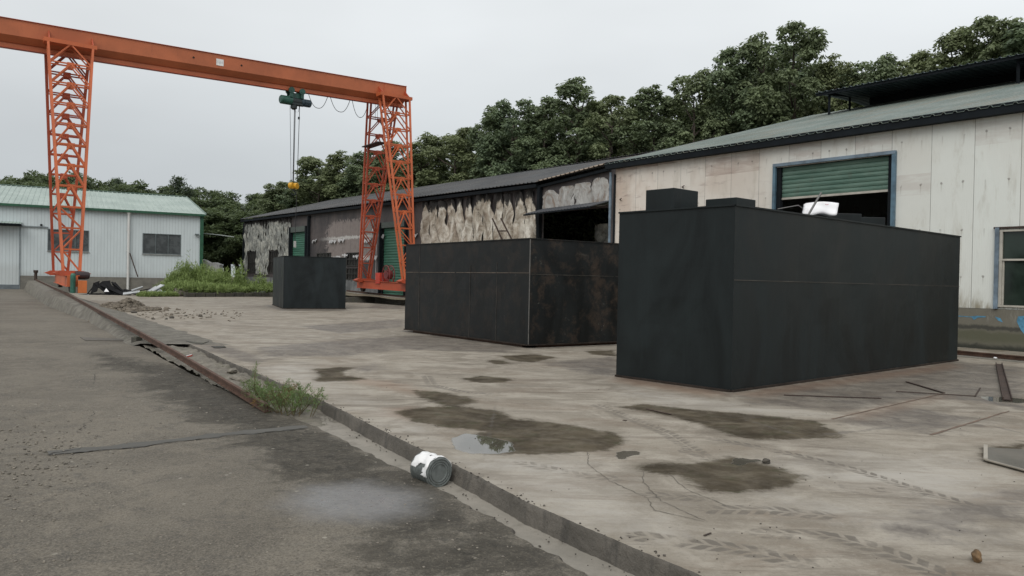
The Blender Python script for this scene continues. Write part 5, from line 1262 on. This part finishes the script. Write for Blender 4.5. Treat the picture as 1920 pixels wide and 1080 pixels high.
def plant(kind, px, py, Y, rad, label, group, vi, rot, base=0.0):
    p = D(px, py, Y); src = protos[kind][vi % len(protos[kind])]; hgt = p.z - base
    sz = hgt / HT[kind]; sxy = rad / 3.5 if kind != 'con' else rad / 2.6
    c = src.copy(); COL.objects.link(c); c.location = (p.x, p.y, base); c.rotation_euler = (0, 0, rot); c.scale = (sxy, sxy, sz)
    for ch in src.children:
        k = ch.copy(); COL.objects.link(k); k.parent = c
    tag(c, label, 'tree', group); return c
rr2 = random.Random(21)
ORD = ['first', 'second', 'third', 'fourth', 'fifth', 'sixth', 'seventh', 'eighth', 'ninth', 'tenth', 'eleventh', 'twelfth', 'thirteenth', 'fourteenth', 'fifteenth', 'sixteenth', 'seventeenth', 'eighteenth', 'nineteenth', 'twentieth', 'twenty-first', 'twenty-second', 'twenty-third', 'twenty-fourth']
front = [(1905, 38, 51, 3.6), (1868, 28, 53, 3.0), (1795, 52, 55, 3.2), (1735, 88, 57, 2.8), (1640, 100, 59, 2.7), (1570, 100, 61, 2.6), (1490, 42, 62, 3.2), (1430, 62, 63, 3.2), (1375, 82, 64, 3.0), (1300, 128, 65, 3.0), (1225, 158, 66, 3.2), (1150, 168, 66, 3.0), (1085, 146, 67, 3.6), (1025, 178, 69, 3.2), (965, 182, 71, 3.0), (918, 196, 73, 2.6), (858, 232, 76, 3.3), (795, 246, 79, 3.6), (735, 262, 82, 3.4), (690, 280, 85, 3.4), (645, 282, 88, 3.4), (600, 290, 91, 3.4), (562, 325, 95, 3.0), (525, 338, 98, 3.0)]
names_px = ['at the far right edge of the photo', 'tallest at the upper right corner', 'rising above the ridge vent', 'just left of the tall group over the ridge vent', 'lower one over the middle of the ridge vent', 'over the left end of the ridge vent', 'highest crown of the middle clump left of the vent', 'second crown of the tall middle clump', 'left shoulder of the tall middle clump', 'above the green roof of the white shed', 'in the dip above the sheds\' junction', 'low one above the rusty roof edge', 'round topped, above the lean-to awning', 'above the beige hanging insulation', 'left of the round topped crown', 'with thin upright shoots at its left top', 'behind the ridge right of the crane leg', 'just right of the crane far leg', 'seen through the crane far leg', 'just left of the crane far leg', 'between the hoist ropes and the crane leg', 'just right of the yellow hook block', 'behind the yellow hook block', 'last broadleaf left of the hoist ropes']
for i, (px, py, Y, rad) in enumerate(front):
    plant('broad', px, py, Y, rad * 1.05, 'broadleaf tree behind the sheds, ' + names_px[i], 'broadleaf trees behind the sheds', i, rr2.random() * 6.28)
# second row, slightly lower, and low understorey that closes the gaps near the roofs
for i, (px, py, Y, rad) in enumerate(front[:-1]):
    nx_ = front[i + 1]; py2 = max(py, nx_[1]) + rr2.uniform(12, 34)
    plant('broad', (px + nx_[0]) / 2, py2, (Y + nx_[2]) / 2 + 7, 4.3, 'rear row broadleaf tree behind the sheds, %s from the right' % ORD[i], 'rear row broadleaf trees', i + 2, rr2.random() * 6.28)
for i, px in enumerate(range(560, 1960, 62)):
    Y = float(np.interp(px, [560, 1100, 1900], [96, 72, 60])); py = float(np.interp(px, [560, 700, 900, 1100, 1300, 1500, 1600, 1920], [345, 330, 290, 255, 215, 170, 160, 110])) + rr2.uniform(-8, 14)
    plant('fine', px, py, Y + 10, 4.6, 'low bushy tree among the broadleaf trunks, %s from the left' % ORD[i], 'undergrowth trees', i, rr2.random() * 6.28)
# wood behind the workshop
wood = [(5, 328), (45, 326), (85, 320), (130, 322), (170, 330), (205, 332), (240, 336), (275, 348), (305, 343), (362, 352), (395, 352), (430, 362), (468, 358), (505, 356), (535, 350), (575, 345)]
for i, (px, py) in enumerate(wood):
    plant('fine', px, py, 108 + rr2.uniform(-3, 5), 4.2, 'skyline woodland tree behind the workshop, %s from the left' % ORD[i], 'woodland trees on the left', i, rr2.random() * 6.28)
for i, px in enumerate(range(-10, 600, 44)):
    py = float(np.interp(px, [0, 240, 400, 600], [336, 350, 372, 366])) + rr2.uniform(-4, 12)
    plant('fine', px, py, 101 + rr2.uniform(-2, 3), 4.8, 'near row woodland tree behind the workshop roof, %s from the left' % ORD[i], 'near woodland trees on the left', i + 1, rr2.random() * 6.28)
for i, (px, py, Y, r_x, lab) in enumerate(((335, 326, 104, 3.8, 'dark pointed conifer standing above the right end of the workshop roof'), (222, 330, 105, 2.6, 'small conifer above the middle of the workshop roof'), (352, 345, 102, 3.0, 'low dark conifer beside the roof end of the workshop'))):
    plant('con', px, py, Y, r_x, lab, None, i, i * 1.3)
for i, px in enumerate((385, 405, 425, 447, 470)):
    plant('fine', px, 392 + 8 * (i % 2), 92 - i * .6, 3.8, 'shadowy tree in the gap beside the burnt shed, %s from the left' % ORD[i], 'trees in the gap between the sheds', i + 2, i * 2.2)
for ls in protos.values():
    for s_ in ls:
        for ch in list(s_.children): bpy.data.objects.remove(ch)
        bpy.data.objects.remove(s_)
# dark undergrowth low in the gap
def weed_patch(name, centers, mat, label, kind=None, cat='weeds', hscale=1.0, seed=5, dens=60, lw=.045, ll=.3):
    r = np.random.default_rng(seed); cs = []; ds = []; tn = []
    for (x, y, z, rad, hh) in centers:
        n = int(dens * rad * rad * 8)
        for _ in range(n):
            a = r.random() * 6.283; q = rad * math.sqrt(r.random()); hx = hh * (1 - .45 * (q / rad) ** 2) * (.6 + .5 * r.random()); lean = r.standard_normal(2) * .12
            m_ = int(6 + hx * 14); t = np.linspace(.1, 1, m_)
            base = np.stack([x + q * math.cos(a) + lean[0] * t * hx, y + q * math.sin(a) + lean[1] * t * hx, z + t * hx], 1)
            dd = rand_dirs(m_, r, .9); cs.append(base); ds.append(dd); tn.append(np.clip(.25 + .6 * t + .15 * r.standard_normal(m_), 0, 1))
    V, Fq = leaves(np.concatenate(cs), np.concatenate(ds), ll, lw, r, 0)
    o = np_mesh(name, V, Fq, mat, loc=(centers[0][0], centers[0][1], centers[0][2]), face_attrs={'tone': np.concatenate(tn)})
    tag(o, label, cat, kind=kind); return o
def gc(px, Y, rad, hh, z=.3): p = D(px, 530, Y); return (p.x, p.y, z, rad, hh)
weed_patch('weeds', [gc(348, 61, 1.2, 2.1), gc(372, 61.5, 1.1, 2.2), gc(330, 60.5, 1.0, 1.3), gc(398, 61, 1.1, 1.7), gc(428, 62, .9, 1.0), gc(312, 59, .8, .6), gc(350, 58, 1.4, .8), gc(392, 58.5, 1.5, .6), gc(428, 60, 1.4, .5), gc(462, 61.5, 1.2, .8), gc(490, 62, 1.2, .55), gc(450, 62, .5, 2.2), gc(487, 62.5, .5, 1.7), gc(505, 63, 1.4, .7), gc(415, 63, 1.0, 1.8)], WEED, 'lush bright green weeds growing against the workshop and behind the low wall', 'stuff', dens=14, lw=.055, ll=.32)
for i, (px, hh, lab) in enumerate(((348, 3.1, 'tall thin weed stalk with a tufted top rising from the weeds'), (337, 2.4, 'shorter weed stalk left of the tufted one'), (447, 2.6, 'feathery tall weed in front of the dark gap'))):
    weed_patch('tall_weed', [gc(px, 60.8, .25, hh)], WEED, lab, None, 'weed', seed=20 + i, dens=30, ll=.3)
weed_patch('wall_creeper', [gc(x, 55.2 + (x - 300) * .035, .5, .35, .0) for x in (272, 285, 298, 315, 322, 366, 395, 400)], WEED, 'low green creeper spilling over the dark low wall onto the slab', 'stuff', seed=9, dens=50, ll=.16)
# kerb weeds in the foreground
def sprig(b_, root, tip, r, cs, ds, tn, nleaf=26, spread=.05):
    root = np.array(root); tip = np.array(tip); bend = r.standard_normal(3) * .05; bend[2] = abs(bend[2])
    t = np.linspace(0, 1, 8); pts = root + (tip - root) * t[:, None] + bend * (4 * t * (1 - t))[:, None]
    b_.tube([Vector(p) for p in pts], [.005 - .0004 * i for i in range(8)], 5)
    ax = (tip - root) / np.linalg.norm(tip - root)
    for k in range(nleaf):
        f = .12 + .88 * k / nleaf; c = root + (tip - root) * f + bend * 4 * f * (1 - f); d = rand_dirs(1, r)[0]; d = d - ax * d.dot(ax) * .2 + ax * .7; d /= np.linalg.norm(d)
        m_ = 6; Lx = spread * 2.2 * (1.1 - f * .75)
        for q in range(m_):
            cs.append(c + d * Lx * (q + .5) / m_); dd = rand_dirs(1, r)[0] * .7 + d; ds.append(dd / np.linalg.norm(dd)); tn.append(np.clip(.3 + .5 * f + .15 * r.standard_normal(), 0, 1))
def kerb_weed(px, py, h_, n, w_, label, seed, mat=JUN, brown=0, z=-.13):
    r = np.random.default_rng(seed); p = P(px, py, z); cs, ds, tn = [], [], []; b_ = MB()
    for _ in range(n):
        a = r.random() * 6.28; q = w_ * math.sqrt(r.random()); ro = (p.x + q * math.cos(a) * .6, p.y + q * math.sin(a) * .6, z)
        hh = h_ * (.45 + .55 * r.random()); tip = (ro[0] + math.cos(a) * q * .9 + r.normal() * .05, ro[1] + math.sin(a) * q * .9 + r.normal() * .05, z + hh)
        sprig(b_, ro, tip, r, cs, ds, tn, int(14 + hh * 40))
    t_ = thing('kerb_weed', p, label, 'weed', 'feathery weeds growing at the kerb')
    V, Fq = leaves(np.array(cs), np.array(ds), .028, .008, r, 0); np_mesh('foliage', V, Fq, mat, t_, face_attrs={'tone': np.array(tn)})
    b_.build('stems', simple('weed_stem', (.12, .09, .04), .7), t_)
kerb_weed(540, 776, .40, 26, .30, 'densest feathery green weed at the kerb, right of the rail end', 1)
kerb_weed(505, 755, .30, 22, .26, 'green and rust tinted weed between rail end and kerb', 2)
kerb_weed(482, 746, .55, 3, .05, 'single tall thin weed sprig left of the kerb weeds', 3)
kerb_weed(570, 780, .36, 5, .22, 'sparse arching weed leaning over the kerb onto the slab', 4)
kerb_weed(525, 765, .26, 12, .2, 'reddish dry weed tuft in the middle of the kerb weeds', 6, leaf_mat('rusty_weed', (.10, .06, .02), (.24, .13, .04), (.15, .11, .04)))
weed_patch('moss_tuft', [(P(472, 742, -.12).x, P(472, 742, -.12).y, -.13, .12, .05), (P(456, 738, -.12).x, P(456, 738, -.12).y, -.13, .1, .04)], WEED, 'yellow green moss tuft at the near end of the rusty rail', None, 'moss', seed=4, dens=900, lw=.006, ll=.02)

# ------------------------------------------------------------------ rubble, stones, scrap
def rock_mesh(seed, size, mat, name, loc, label=None, cat='stone', group=None, flat=.6, z=None, sub=2):
    import bmesh
    r = random.Random(seed); bm = bmesh.new(); bmesh.ops.create_icosphere(bm, subdivisions=sub, radius=1)
    ph = [r.uniform(0, 6) for _ in range(6)]; sx, sy = r.uniform(.7, 1.2), r.uniform(.7, 1.2)
    for v in bm.verts:
        c = v.co; k = 1 + .16 * math.sin(c.x * 3 + ph[0]) + .14 * math.sin(c.y * 4 + ph[1]) + .1 * math.sin(c.z * 5 + ph[2] + c.x * 3)
        v.co = Vector((c.x * sx * k, c.y * sy * k, c.z * flat * k)) * size
    me = bpy.data.meshes.new(name); bm.to_mesh(me); bm.free(); me.materials.append(mat)
    o = bpy.data.objects.new(name, me); COL.objects.link(o); o.location = loc; o.rotation_euler = (r.uniform(-.2, .2), r.uniform(-.2, .2), r.uniform(0, 6)); tag(o, label, cat, group); return o
STONE = rough_conc('brown_stone', (.125, .105, .08), (.215, .185, .145), (.08, .06, .045), .8); STONED = rough_conc('dark_stone', (.06, .055, .048), (.12, .105, .085), (.04, .035, .03), .8)
POT = simple('brown_stone_smooth', (.14, .085, .04), .75, 0, .5, 22, .5)
p = P(1830, 1052, 0); st = rock_mesh(3, .042, POT, 'stone', p + UP * .03, 'rounded brown stone at the bottom right of the slab', flat=.8, sub=3)
p = P(1437, 869, 0); rock_mesh(8, .035, STONED, 'stone', p + UP * .022, 'dark stone at the edge of the round damp patch', flat=.7, sub=3)
# rubble heap = stuff
r_ = np.random.default_rng(12); base = P(222, 582, 0); V = []; Fq = []
def chunk(c, s, r, V, Fq):
    o = len(V); q = r.random((8, 3)) * .5 + .75; k = 0
    R_ = Matrix.Rotation(r.random() * 6.28, 3, 'Z') @ Matrix.Rotation(r.random() * 1.2 - .6, 3, 'X')
    for (x, y, z) in ((-1, -1, -1), (1, -1, -1), (1, 1, -1), (-1, 1, -1), (-1, -1, 1), (1, -1, 1), (1, 1, 1), (-1, 1, 1)):
        v = R_ @ Vector((x * q[k, 0] * s, y * q[k, 1] * s, z * q[k, 2] * s * .55)); V.append((c[0] + v.x, c[1] + v.y, c[2] + v.z)); k += 1
    for f in ((3, 2, 1, 0), (4, 5, 6, 7), (0, 1, 5, 4), (1, 2, 6, 5), (2, 3, 7, 6), (3, 0, 4, 7)): Fq.append([o + a for a in f])
for k in range(1000):
    u, v = r_.standard_normal(2); xx, yy = u * .62, v * .7; hgt = .42 * math.exp(-(u * u + v * v) * .55) * (1 + .3 * math.sin(u * 4))
    p = base + Vector((xx, yy + .5, hgt * r_.random() ** .4)); chunk(p, r_.uniform(.03, .10), r_, V, Fq)
for k in range(120):
    p = P(255 + 200 * r_.random() ** 1.1, 590 + r_.normal() * 4.5, 0); chunk(p + UP * .01, r_.uniform(.01, .035), r_, V, Fq)
tag(np_mesh('rubble_heap', V, Fq, STONE, loc=tuple(base)), 'low heap of brown rubble on the slab beside the rail', kind='stuff')
stones = [(242, 585, .1), (252, 587, .1), (300, 585, .08), (322, 591, .09), (334, 588, .07), (322, 597, .1), (376, 594, .11), (383, 589, .05), (404, 590, .05), (415, 590, .06), (434, 596, .05), (254, 601, .07), (287, 599, .06), (312, 599, .06), (168, 603, .06), (180, 606, .07), (206, 605, .09), (240, 596, .05), (348, 593, .06), (362, 597, .05), (376, 598, .05)]
stones.sort()
for i, (x, y, s) in enumerate(stones):
    p = P(x, y, 0) if x > 235 else G(x, y); rock_mesh(30 + i, s, STONED if i % 2 else STONE, 'stone', p + UP * s * .3, '%s stone scattered near the rubble heap, %s from the left' % ('dark' if i % 2 else 'brown', ORD[i]), 'stone', 'stones scattered near the rubble', .55)
for i, (x, y, s) in enumerate(((272, 626, .13), (295, 632, .07), (303, 645, .06), (357, 660, .05), (318, 640, .07), (435, 698, .09), (445, 712, .1), (420, 690, .06), (458, 716, .12))):
    p = P(x, y, -.1); rock_mesh(80 + i, s, RUBB, 'concrete_lump', p + UP * .02, 'rough concrete lump between the rail and the kerb, %s from the workshop end' % ORD[(0, 1, 3, 4, 2, 6, 7, 5, 8)[i]], 'rubble', 'concrete lumps beside the rail', .5)
p = P(354, 672, -.08); b = MB(); b.box(p + UP * .04, (.14, .09, .03), (1, .4, .3), None, (.1, .2, 1)); o = b.build('red_brick_chip', simple('red_chip', (.28, .05, .03), .7), loc=p); tag(o, 'small red chip with a pale top beside the rail', 'brick chip')
b = MB(); b.box(p + UP * .062, (.11, .07, .012), (1, .4, .3), None, (.1, .2, 1)); b.build('paper', WHITE, o)
# flat debris pieces and dirt lumps at the slab edge
for i, (pts_, z0, mat_, lab) in enumerate((([(348, 640), (380, 644), (392, 641), (378, 646), (362, 644)], .02, DARKBLK, 'thin dark scrap strip at the slab edge'), ([(396, 650), (420, 649), (424, 652), (412, 653), (402, 653)], .02, DARKBLK, 'small dark scrap on the slab edge'),
        ([(150, 633), (250, 637), (262, 640), (160, 639)], .0, KERB, 'thin splinter of wood on the dark pavement'))):
    b = MB(); fn = P if i < 2 else G
    q = [fn(x, y) for x, y in pts_]; b.prism([a + UP * .005 for a in q], UP * .01); tag(b.build('scrap_strip', mat_, loc=q[0]), lab, 'scrap')
# burnt scrap heap in front of the workshop
CH = simple('charred_board', (.009, .009, .01), .8, 0, .5, 3, .3, .15); PW = simple('pale_scrap_sheet', (.42, .44, .45), .5, 0, .3, 3, .3); TEAL = simple('teal_sheet', (.06, .22, .18), .5, 0, .3)
r_ = random.Random(8)
def board(px0, py0, px1, py1, Y0, Y1, w_, mat, label, nm='charred_board', th=.05):
    a = D(px0, py0, Y0); c = D(px1, py1, Y1); b = MB(); b.bar(a, c, w_, th, (r_.uniform(-.5, .5), r_.uniform(-.7, 0), 1)); return tag(b.build(nm, mat, loc=a), label, 'scrap', 'charred boards in the scrap heap' if mat is CH else None)
for i, (a, c, e, f, Y0, Y1, w_) in enumerate(((163, 552, 182, 529, 57, 57.6, .3), (176, 548, 181, 529, 56.8, 57.5, .9), (200, 530, 222, 553, 57.3, 56.6, .5), (210, 529, 240, 553, 57.6, 56.6, .25), (199, 527, 207, 552, 57.8, 57, .9), (192, 534, 232, 552, 57.4, 56.4, .6), (178, 530, 205, 552, 57.3, 57.0, .5), (213, 531, 226, 545, 57.6, 57.2, .5), (186, 532, 212, 545, 58, 57.6, 1.2), (165, 551, 245, 553, 56.6, 56.6, .5), (140, 554, 190, 551, 56.3, 56.6, .25), (225, 546, 262, 553, 57, 56.2, .5), (232, 543, 268, 552, 57.2, 56.6, .35), (215, 552, 275, 549, 56.5, 57, .3), (245, 548, 285, 541, 57, 57.4, .25), (200, 549, 240, 547, 57.8, 57.6, 1.3))):
    board(a, c, e, f, Y0, Y1, w_ * .55, CH, ('charred board in the scrap heap by the crane leg, ' + ['steep', 'leftmost steep wide', 'leaning right', 'long thin leaning right', 'tall wide central', 'broad sloping', 'crossed', 'short upper', 'upper flat', 'long bottom', 'low left thin', 'low right', 'right sloping', 'low crossing', 'right thin', 'flat middle'][i] + ' one'))
for (a, c, e, f, Y0, Y1, w_, lab, th) in ((247, 545, 268, 538, 56.5, 57, .12, 'pale strip lying on the scrap heap, left of the broken sheet', .1), (273, 552, 305, 534, 56.2, 57.2, .5, 'pale broken sheet tilted up at the right of the scrap heap', .05), (283, 550, 298, 541, 56.4, 56.9, .7, 'wide pale sheet at the foot of the tilted one', .05), (148, 556, 166, 553, 55, 55.4, .3, 'small pale scrap left of the heap', .06), (270, 555, 288, 556, 55, 55, .35, 'pale scrap piece at the edge of the weeds', .06), (231, 551, 262, 547, 56.3, 56.6, .25, 'grey battered strip in the middle of the scrap heap', .08)):
    board(a, c, e, f, Y0, Y1, w_, PW, lab, 'scrap_sheet', th)
board(290, 552, 318, 550, 56.2, 56.4, .5, TEAL, 'teal sheet half hidden by the weeds', 'teal_sheet', .3)
b = MB(); q = [D(195, 547, 56.2), D(204, 547, 56.2), D(199, 540.5, 56.3)]; b.prism(q, Vector((0, .04, 0))); tag(b.build('white_shard', WHITE, loc=q[0]), 'small white triangular shard on the black scrap heap', 'shard')
# stone roller lying in the weeds
a = D(327, 549, 56.8); c = D(350, 548, 57.4); b = MB(); b.tube([a, c], .34, 18); tag(b.build('concrete_pipe', rough_conc('old_pipe', (.16, .14, .12), (.24, .215, .18), (.08, .07, .06), .5), loc=a, bevel=.02), 'short grey concrete pipe lying in the weeds', 'pipe')
b = MB(); a = D(418, 546, 60); b.box(a, (1.1, .6, .3), (1, .2, .0)); tag(b.build('pale_block', GW, loc=a, bevel=.03), 'pale grey block half hidden in the weeds behind the low wall', 'block')
for px, py, lab in ((476, 547, 'left one'), (488, 548, 'right one')):
    b = MB(); a = D(px, py, 61.4); b.box(a, (.8, .3, .12), (1, .2, .15)); tag(b.build('pale_scrap', PW, loc=a), 'pale scrap in the weeds beside the smallest tank, ' + lab, 'scrap')
for i, (px, py) in enumerate(((1801, 659), (1866, 671), (1700, 640))):
    if i < 2:
        a = P(px, py, .05); rock_mesh(95 + i, .045, WHITE, 'white_litter', a, ['white litter scrap at the foot of the mossy wall', 'small white litter by the right rail'][i], 'litter', flat=.4)

# ------------------------------------------------------------------ paint tin lying in the channel
TIN = simple('grey_tin', (.13, .145, .14), .4, .2, .3, 30); TINL = simple('grey_tin_lid', (.15, .165, .16), .4, .15, .25, 25)
fc = D(822, 888, 6.05); ax = Vector((-.50, .66, .02)).normalized()
ctr = P(826, 897, -.0); 
Rr = .128
c0_ = ray(823, 886); tt = (Rr * .98 - .16 - H) / c0_.z; front_c = Vector((c0_.x * tt, c0_.y * tt, Rr * .98 - .16))
ax = Vector((-.62, .78, 0)).normalized(); Lt = .25
tin = thing('paint_tin', front_c + ax * Lt / 2 - UP * Rr, 'dented grey paint tin in a torn white wrapper lying against the kerb', 'tin')
u_ = ax.cross(UP).normalized()
b = MB(); pts = [front_c + ax * (Lt * f) for f in (0, .04, .06, .3, .32, .34, .62, .64, .66, .94, .96, 1)]; b.tube(pts, [Rr * k for k in (1.03, 1.03, .985, .985, .965, .985, .985, .965, .985, .985, 1.03, 1.03)], 40); b.build('body', TIN, tin, smooth=False)
b = MB(); prof = [(.0, -.006), (.55, -.006), (.57, .004), (.62, .004), (.64, -.004), (.70, -.004), (.72, .005), (.77, .005), (.79, -.003), (.86, -.003), (.88, .006), (.93, .006), (.95, -.004), (1.0, -.006), (1.04, -.012)]
vs = []; n_ = 48
for (rr_, d) in prof:
    for k in range(n_): t = 6.28318 * k / n_; vs.append(front_c - ax * (d + .007) + (u_ * math.cos(t) + UP * math.sin(t)) * Rr * max(rr_, .001))
b.add(vs, [(i * n_ + k, i * n_ + (k + 1) % n_, (i + 1) * n_ + (k + 1) % n_, (i + 1) * n_ + k) for i in range(len(prof) - 1) for k in range(n_)]); b.build('lid', TINL, tin, smooth=False)
b = MB(); nu, nv = 44, 16; V = []; keep = []
for j in range(nv):
    for i in range(nu):
        t = R(12) + (R(192) - R(12)) * i / (nu - 1); f = j / (nv - 1) * .97 + .0
        rr_ = Rr * (1.03 + .035 * abs(math.sin(t * 3 + f * 7)) + .025 * math.sin(f * 12 + t * 5) + .015 * math.sin(t * 13 - f * 9))
        if f < .02: rr_ = Rr * 1.05
        V.append(front_c + ax * (Lt * f - .004 + .006 * math.sin(t * 9)) + (u_ * math.cos(t) + UP * math.sin(t)) * rr_)
fs = []
for j in range(nv - 1):
    for i in range(nu - 1):
        t = 12 + 180 * i / (nu - 1); f = j / (nv - 1)
        hole = (t > 142 and .14 + (t - 142) * .004 < f < .62 - (160 - t) * .008) or (t > 166 and f > .3 + .2 * math.sin(t)) or (95 < t < 106 and .30 < f < .36) or (t < 30 and f > .5)
        if not hole: fs.append((j * nu + i, j * nu + i + 1, (j + 1) * nu + i + 1, (j + 1) * nu + i))
b.add(V, fs); wr = b.build('wrapper', simple('white_wrapper', (.80, .80, .80), .35, 0, .05, 8, .4), tin, smooth=True)
so = wr.modifiers.new('thick', 'SOLIDIFY'); so.thickness = .002

# ------------------------------------------------------------------ steel lying on the slab
def chan_bar(px0, py0, px1, py1, w_, h_, label, cat='steel channel', mat=RUSTD, nm='steel_channel', z=.0):
    a = P(px0, py0, z); c = P(px1, py1, z); b = MB(); b.bar(a + UP * (h_ * .25 + .004), c + UP * (h_ * .25 + .004), w_, h_ * .3)
    if w_ > .08:
        d = (c - a).normalized(); s_ = Vector((-d.y, d.x, 0))
        for k in (-1, 1): b.bar(a + s_ * k * (w_ / 2) + UP * (h_ / 2 + .004), c + s_ * k * (w_ / 2) + UP * (h_ / 2 + .004), .014, h_)
    return tag(b.build(nm, mat, loc=a), label, cat)
chan_bar(1873, 684, 1889, 752, .11, .05, 'rusty steel channel section lying on the slab at the right')
chan_bar(1700, 717, 1770, 738, .04, .035, 'short dark rod pointing to the puddle by the largest tank', 'rod', nm='steel_rod')
chan_bar(1470, 742, 1652, 748, .035, .03, 'long dark rod lying in front of the largest tank', 'rod', nm='steel_rod')
chan_bar(1680, 735, 1830, 744, .03, .03, 'dark rod lying between the tank and the rusty channel', 'rod', nm='steel_rod')
chan_bar(1828, 744, 1838, 728, .02, .02, 'tiny upright wire at the end of the dark rod', 'wire', nm='wire')
chan_bar(1212, 768, 1258, 778, .025, .02, 'thin dark stick on the upper damp patch', 'stick', nm='stick')
chan_bar(1062, 962, 1062.5, 962.5, .03, .02, 'tiny dark chip on the slab', 'chip', nm='chip') if False else None
chan_bar(1320, 1006, 1333, 1001, .012, .012, 'little forked twig lying on the slab near the kerb', 'twig', nm='twig')
chan_bar(1175, 790, 1168, 789, .02, .02, 'small dark chip on the slab between the damp patches', 'chip', nm='chip')
chan_bar(1798, 700, 1500, 742, .018, .014, 'thin rusty strip on the slab beside the tank base', 'strip', mat=RUST, nm='steel_strip') if False else None
# steel plate at the right
PL = simple('dark_steel_plate', (.10, .088, .07), .35, .2, .35, 2, .1)
q = [P(1847, 842, 0), P(1847, 866, 0), P(1990, 905, 0), P(1990, 850, 0)]
b = MB(); b.prism([v + UP * .004 for v in q], UP * .016); plt = tag(b.build('steel_plate', PL, loc=q[0]), 'dark steel plate with a pale edge lying on the slab at the right', 'plate')
b = MB(); b.bar(P(1848, 840, 0) + UP * .03, P(1848, 867, 0) + UP * .03, .035, .012); b.bar(P(1848, 867, 0) + UP * .026, P(1990, 906, 0) + UP * .026, .02, .012); b.build('edge_strip', simple('plate_edge', (.33, .30, .25), .5), plt)
# joints in the concrete (rusted lines)
JO = simple('rusty_joint', (.14, .095, .068), .8, 0, .4, 8); JD = simple('dark_joint', (.11, .098, .08), .9, 0, .4, 8); JP = simple('pale_joint', (.5, .47, .42), .8, 0, .3)
def joint(pts_, w_, mat, fn=P, wob=.01, name='joint', lift=.004, par=slab):
    q = [fn(x, y) for x, y in pts_]; L_ = [q[0]]
    for a, c in zip(q[:-1], q[1:]):
        n = max(2, int((c - a).length / (.12 if w_ > .02 else .05))); 
        for i in range(1, n + 1): L_.append(a.lerp(c, i / n))
    b = MB(); left = []; right = []
    for i, p in enumerate(L_):
        d = (L_[min(i + 1, len(L_) - 1)] - L_[max(i - 1, 0)]).normalized(); s_ = Vector((-d.y, d.x, 0)); o_ = random.gauss(0, wob); ww = w_ * random.uniform(.5, 1.2) / 2
        left.append(p + s_ * (ww + o_) + UP * lift); right.append(p - s_ * (ww - o_) + UP * lift)
    n = len(L_); b.add(left + right, [(i, i + 1, n + i + 1, n + i) for i in range(n - 1)])
    o = b.build(name, mat, par, fix=False); return o
joint([(1560, 786), (1770, 738)], .035, JO, wob=.003); joint([(1745, 816), (1892, 771)], .035, JO, wob=.003); joint([(400, 634), (600, 632), (850, 627)], .05, JP)
joint([(1101, 848), (1103, 872), (1140, 900), (1215, 935), (1226, 957)], .006, JD, wob=.006); joint([(1226, 957), (1320, 978)], .006, JD, wob=.006)
joint([(1206, 884), (1206, 905), (1240, 940), (1320, 976)], .006, JD, wob=.006); joint([(1252, 888), (1290, 920), (1360, 948)], .006, JD, wob=.006)
joint([(90, 850), (240, 836), (420, 815), (575, 800)], .27, PATCH, G, .008, 'mortar_patch', .004, pv)
joint([(90, 855), (240, 841), (420, 819), (575, 804)], .016, BLACKCRACK, G, .012, 'crack', .008, pv); joint([(0, 853), (90, 852), (150, 842)], .016, BLACKCRACK, G, .015, 'crack', .008, pv); joint([(240, 830), (400, 812)], .010, BLACKCRACK, G, .01, 'crack', .009, pv)
joint([(150, 812), (175, 780), (178, 700)], .008, BLACKCRACK, G, .02, 'crack', .004, pv)

# ------------------------------------------------------------------ loose grit on the pavement and slab
r_ = np.random.default_rng(77); V = []; Fq = []
GRIT = simple('pale_grit', (.19, .17, .14), .85, 0, .55, 40)
for k in range(520):
    x = r_.uniform(-30, 1000); y = 700 + 380 * r_.random() ** .8
    p = G(x, y)
    if p.x > leftx(p.y) - .05: continue
    chunk(p + UP * .002, r_.uniform(.002, .007) * (1 + .05 * p.y), r_, V, Fq)
for k in range(260):       # a drift of larger bits near the joint
    p = G(60 + r_.normal() * 90, 850 + r_.normal() * 55); chunk(p + UP * .003, r_.uniform(.004, .011), r_, V, Fq)
tag(np_mesh('grit', V, Fq, GRIT, loc=tuple(G(300, 900))), 'pale loose grit scattered over the dark pavement', kind='stuff')
V = []; Fq = []
for k in range(420):       # crumbs broken off the slab edge and lying on the slab
    t = r_.random()
    if t < .45:
        y = r_.uniform(3, 14); x = float(slabx(y)) + abs(r_.normal()) * .05 - .01; z = .003
    elif t < .7:
        y = r_.uniform(3, 14); x = float(slabx(y)) - .06 - abs(r_.normal()) * .1; z = -.14
    else:
        q_ = P(r_.uniform(700, 1920), 1075 - 380 * r_.random() ** 1.3, 0); x, y, z = q_.x, q_.y, .003
    chunk(Vector((x, y, z)), r_.uniform(.002, .0075) * (1 if t < .7 else .6), r_, V, Fq)
tag(np_mesh('concrete_crumbs', V, Fq, STONED, loc=tuple(P(900, 900, 0))), 'small dark crumbs of concrete along the slab edge', kind='stuff')
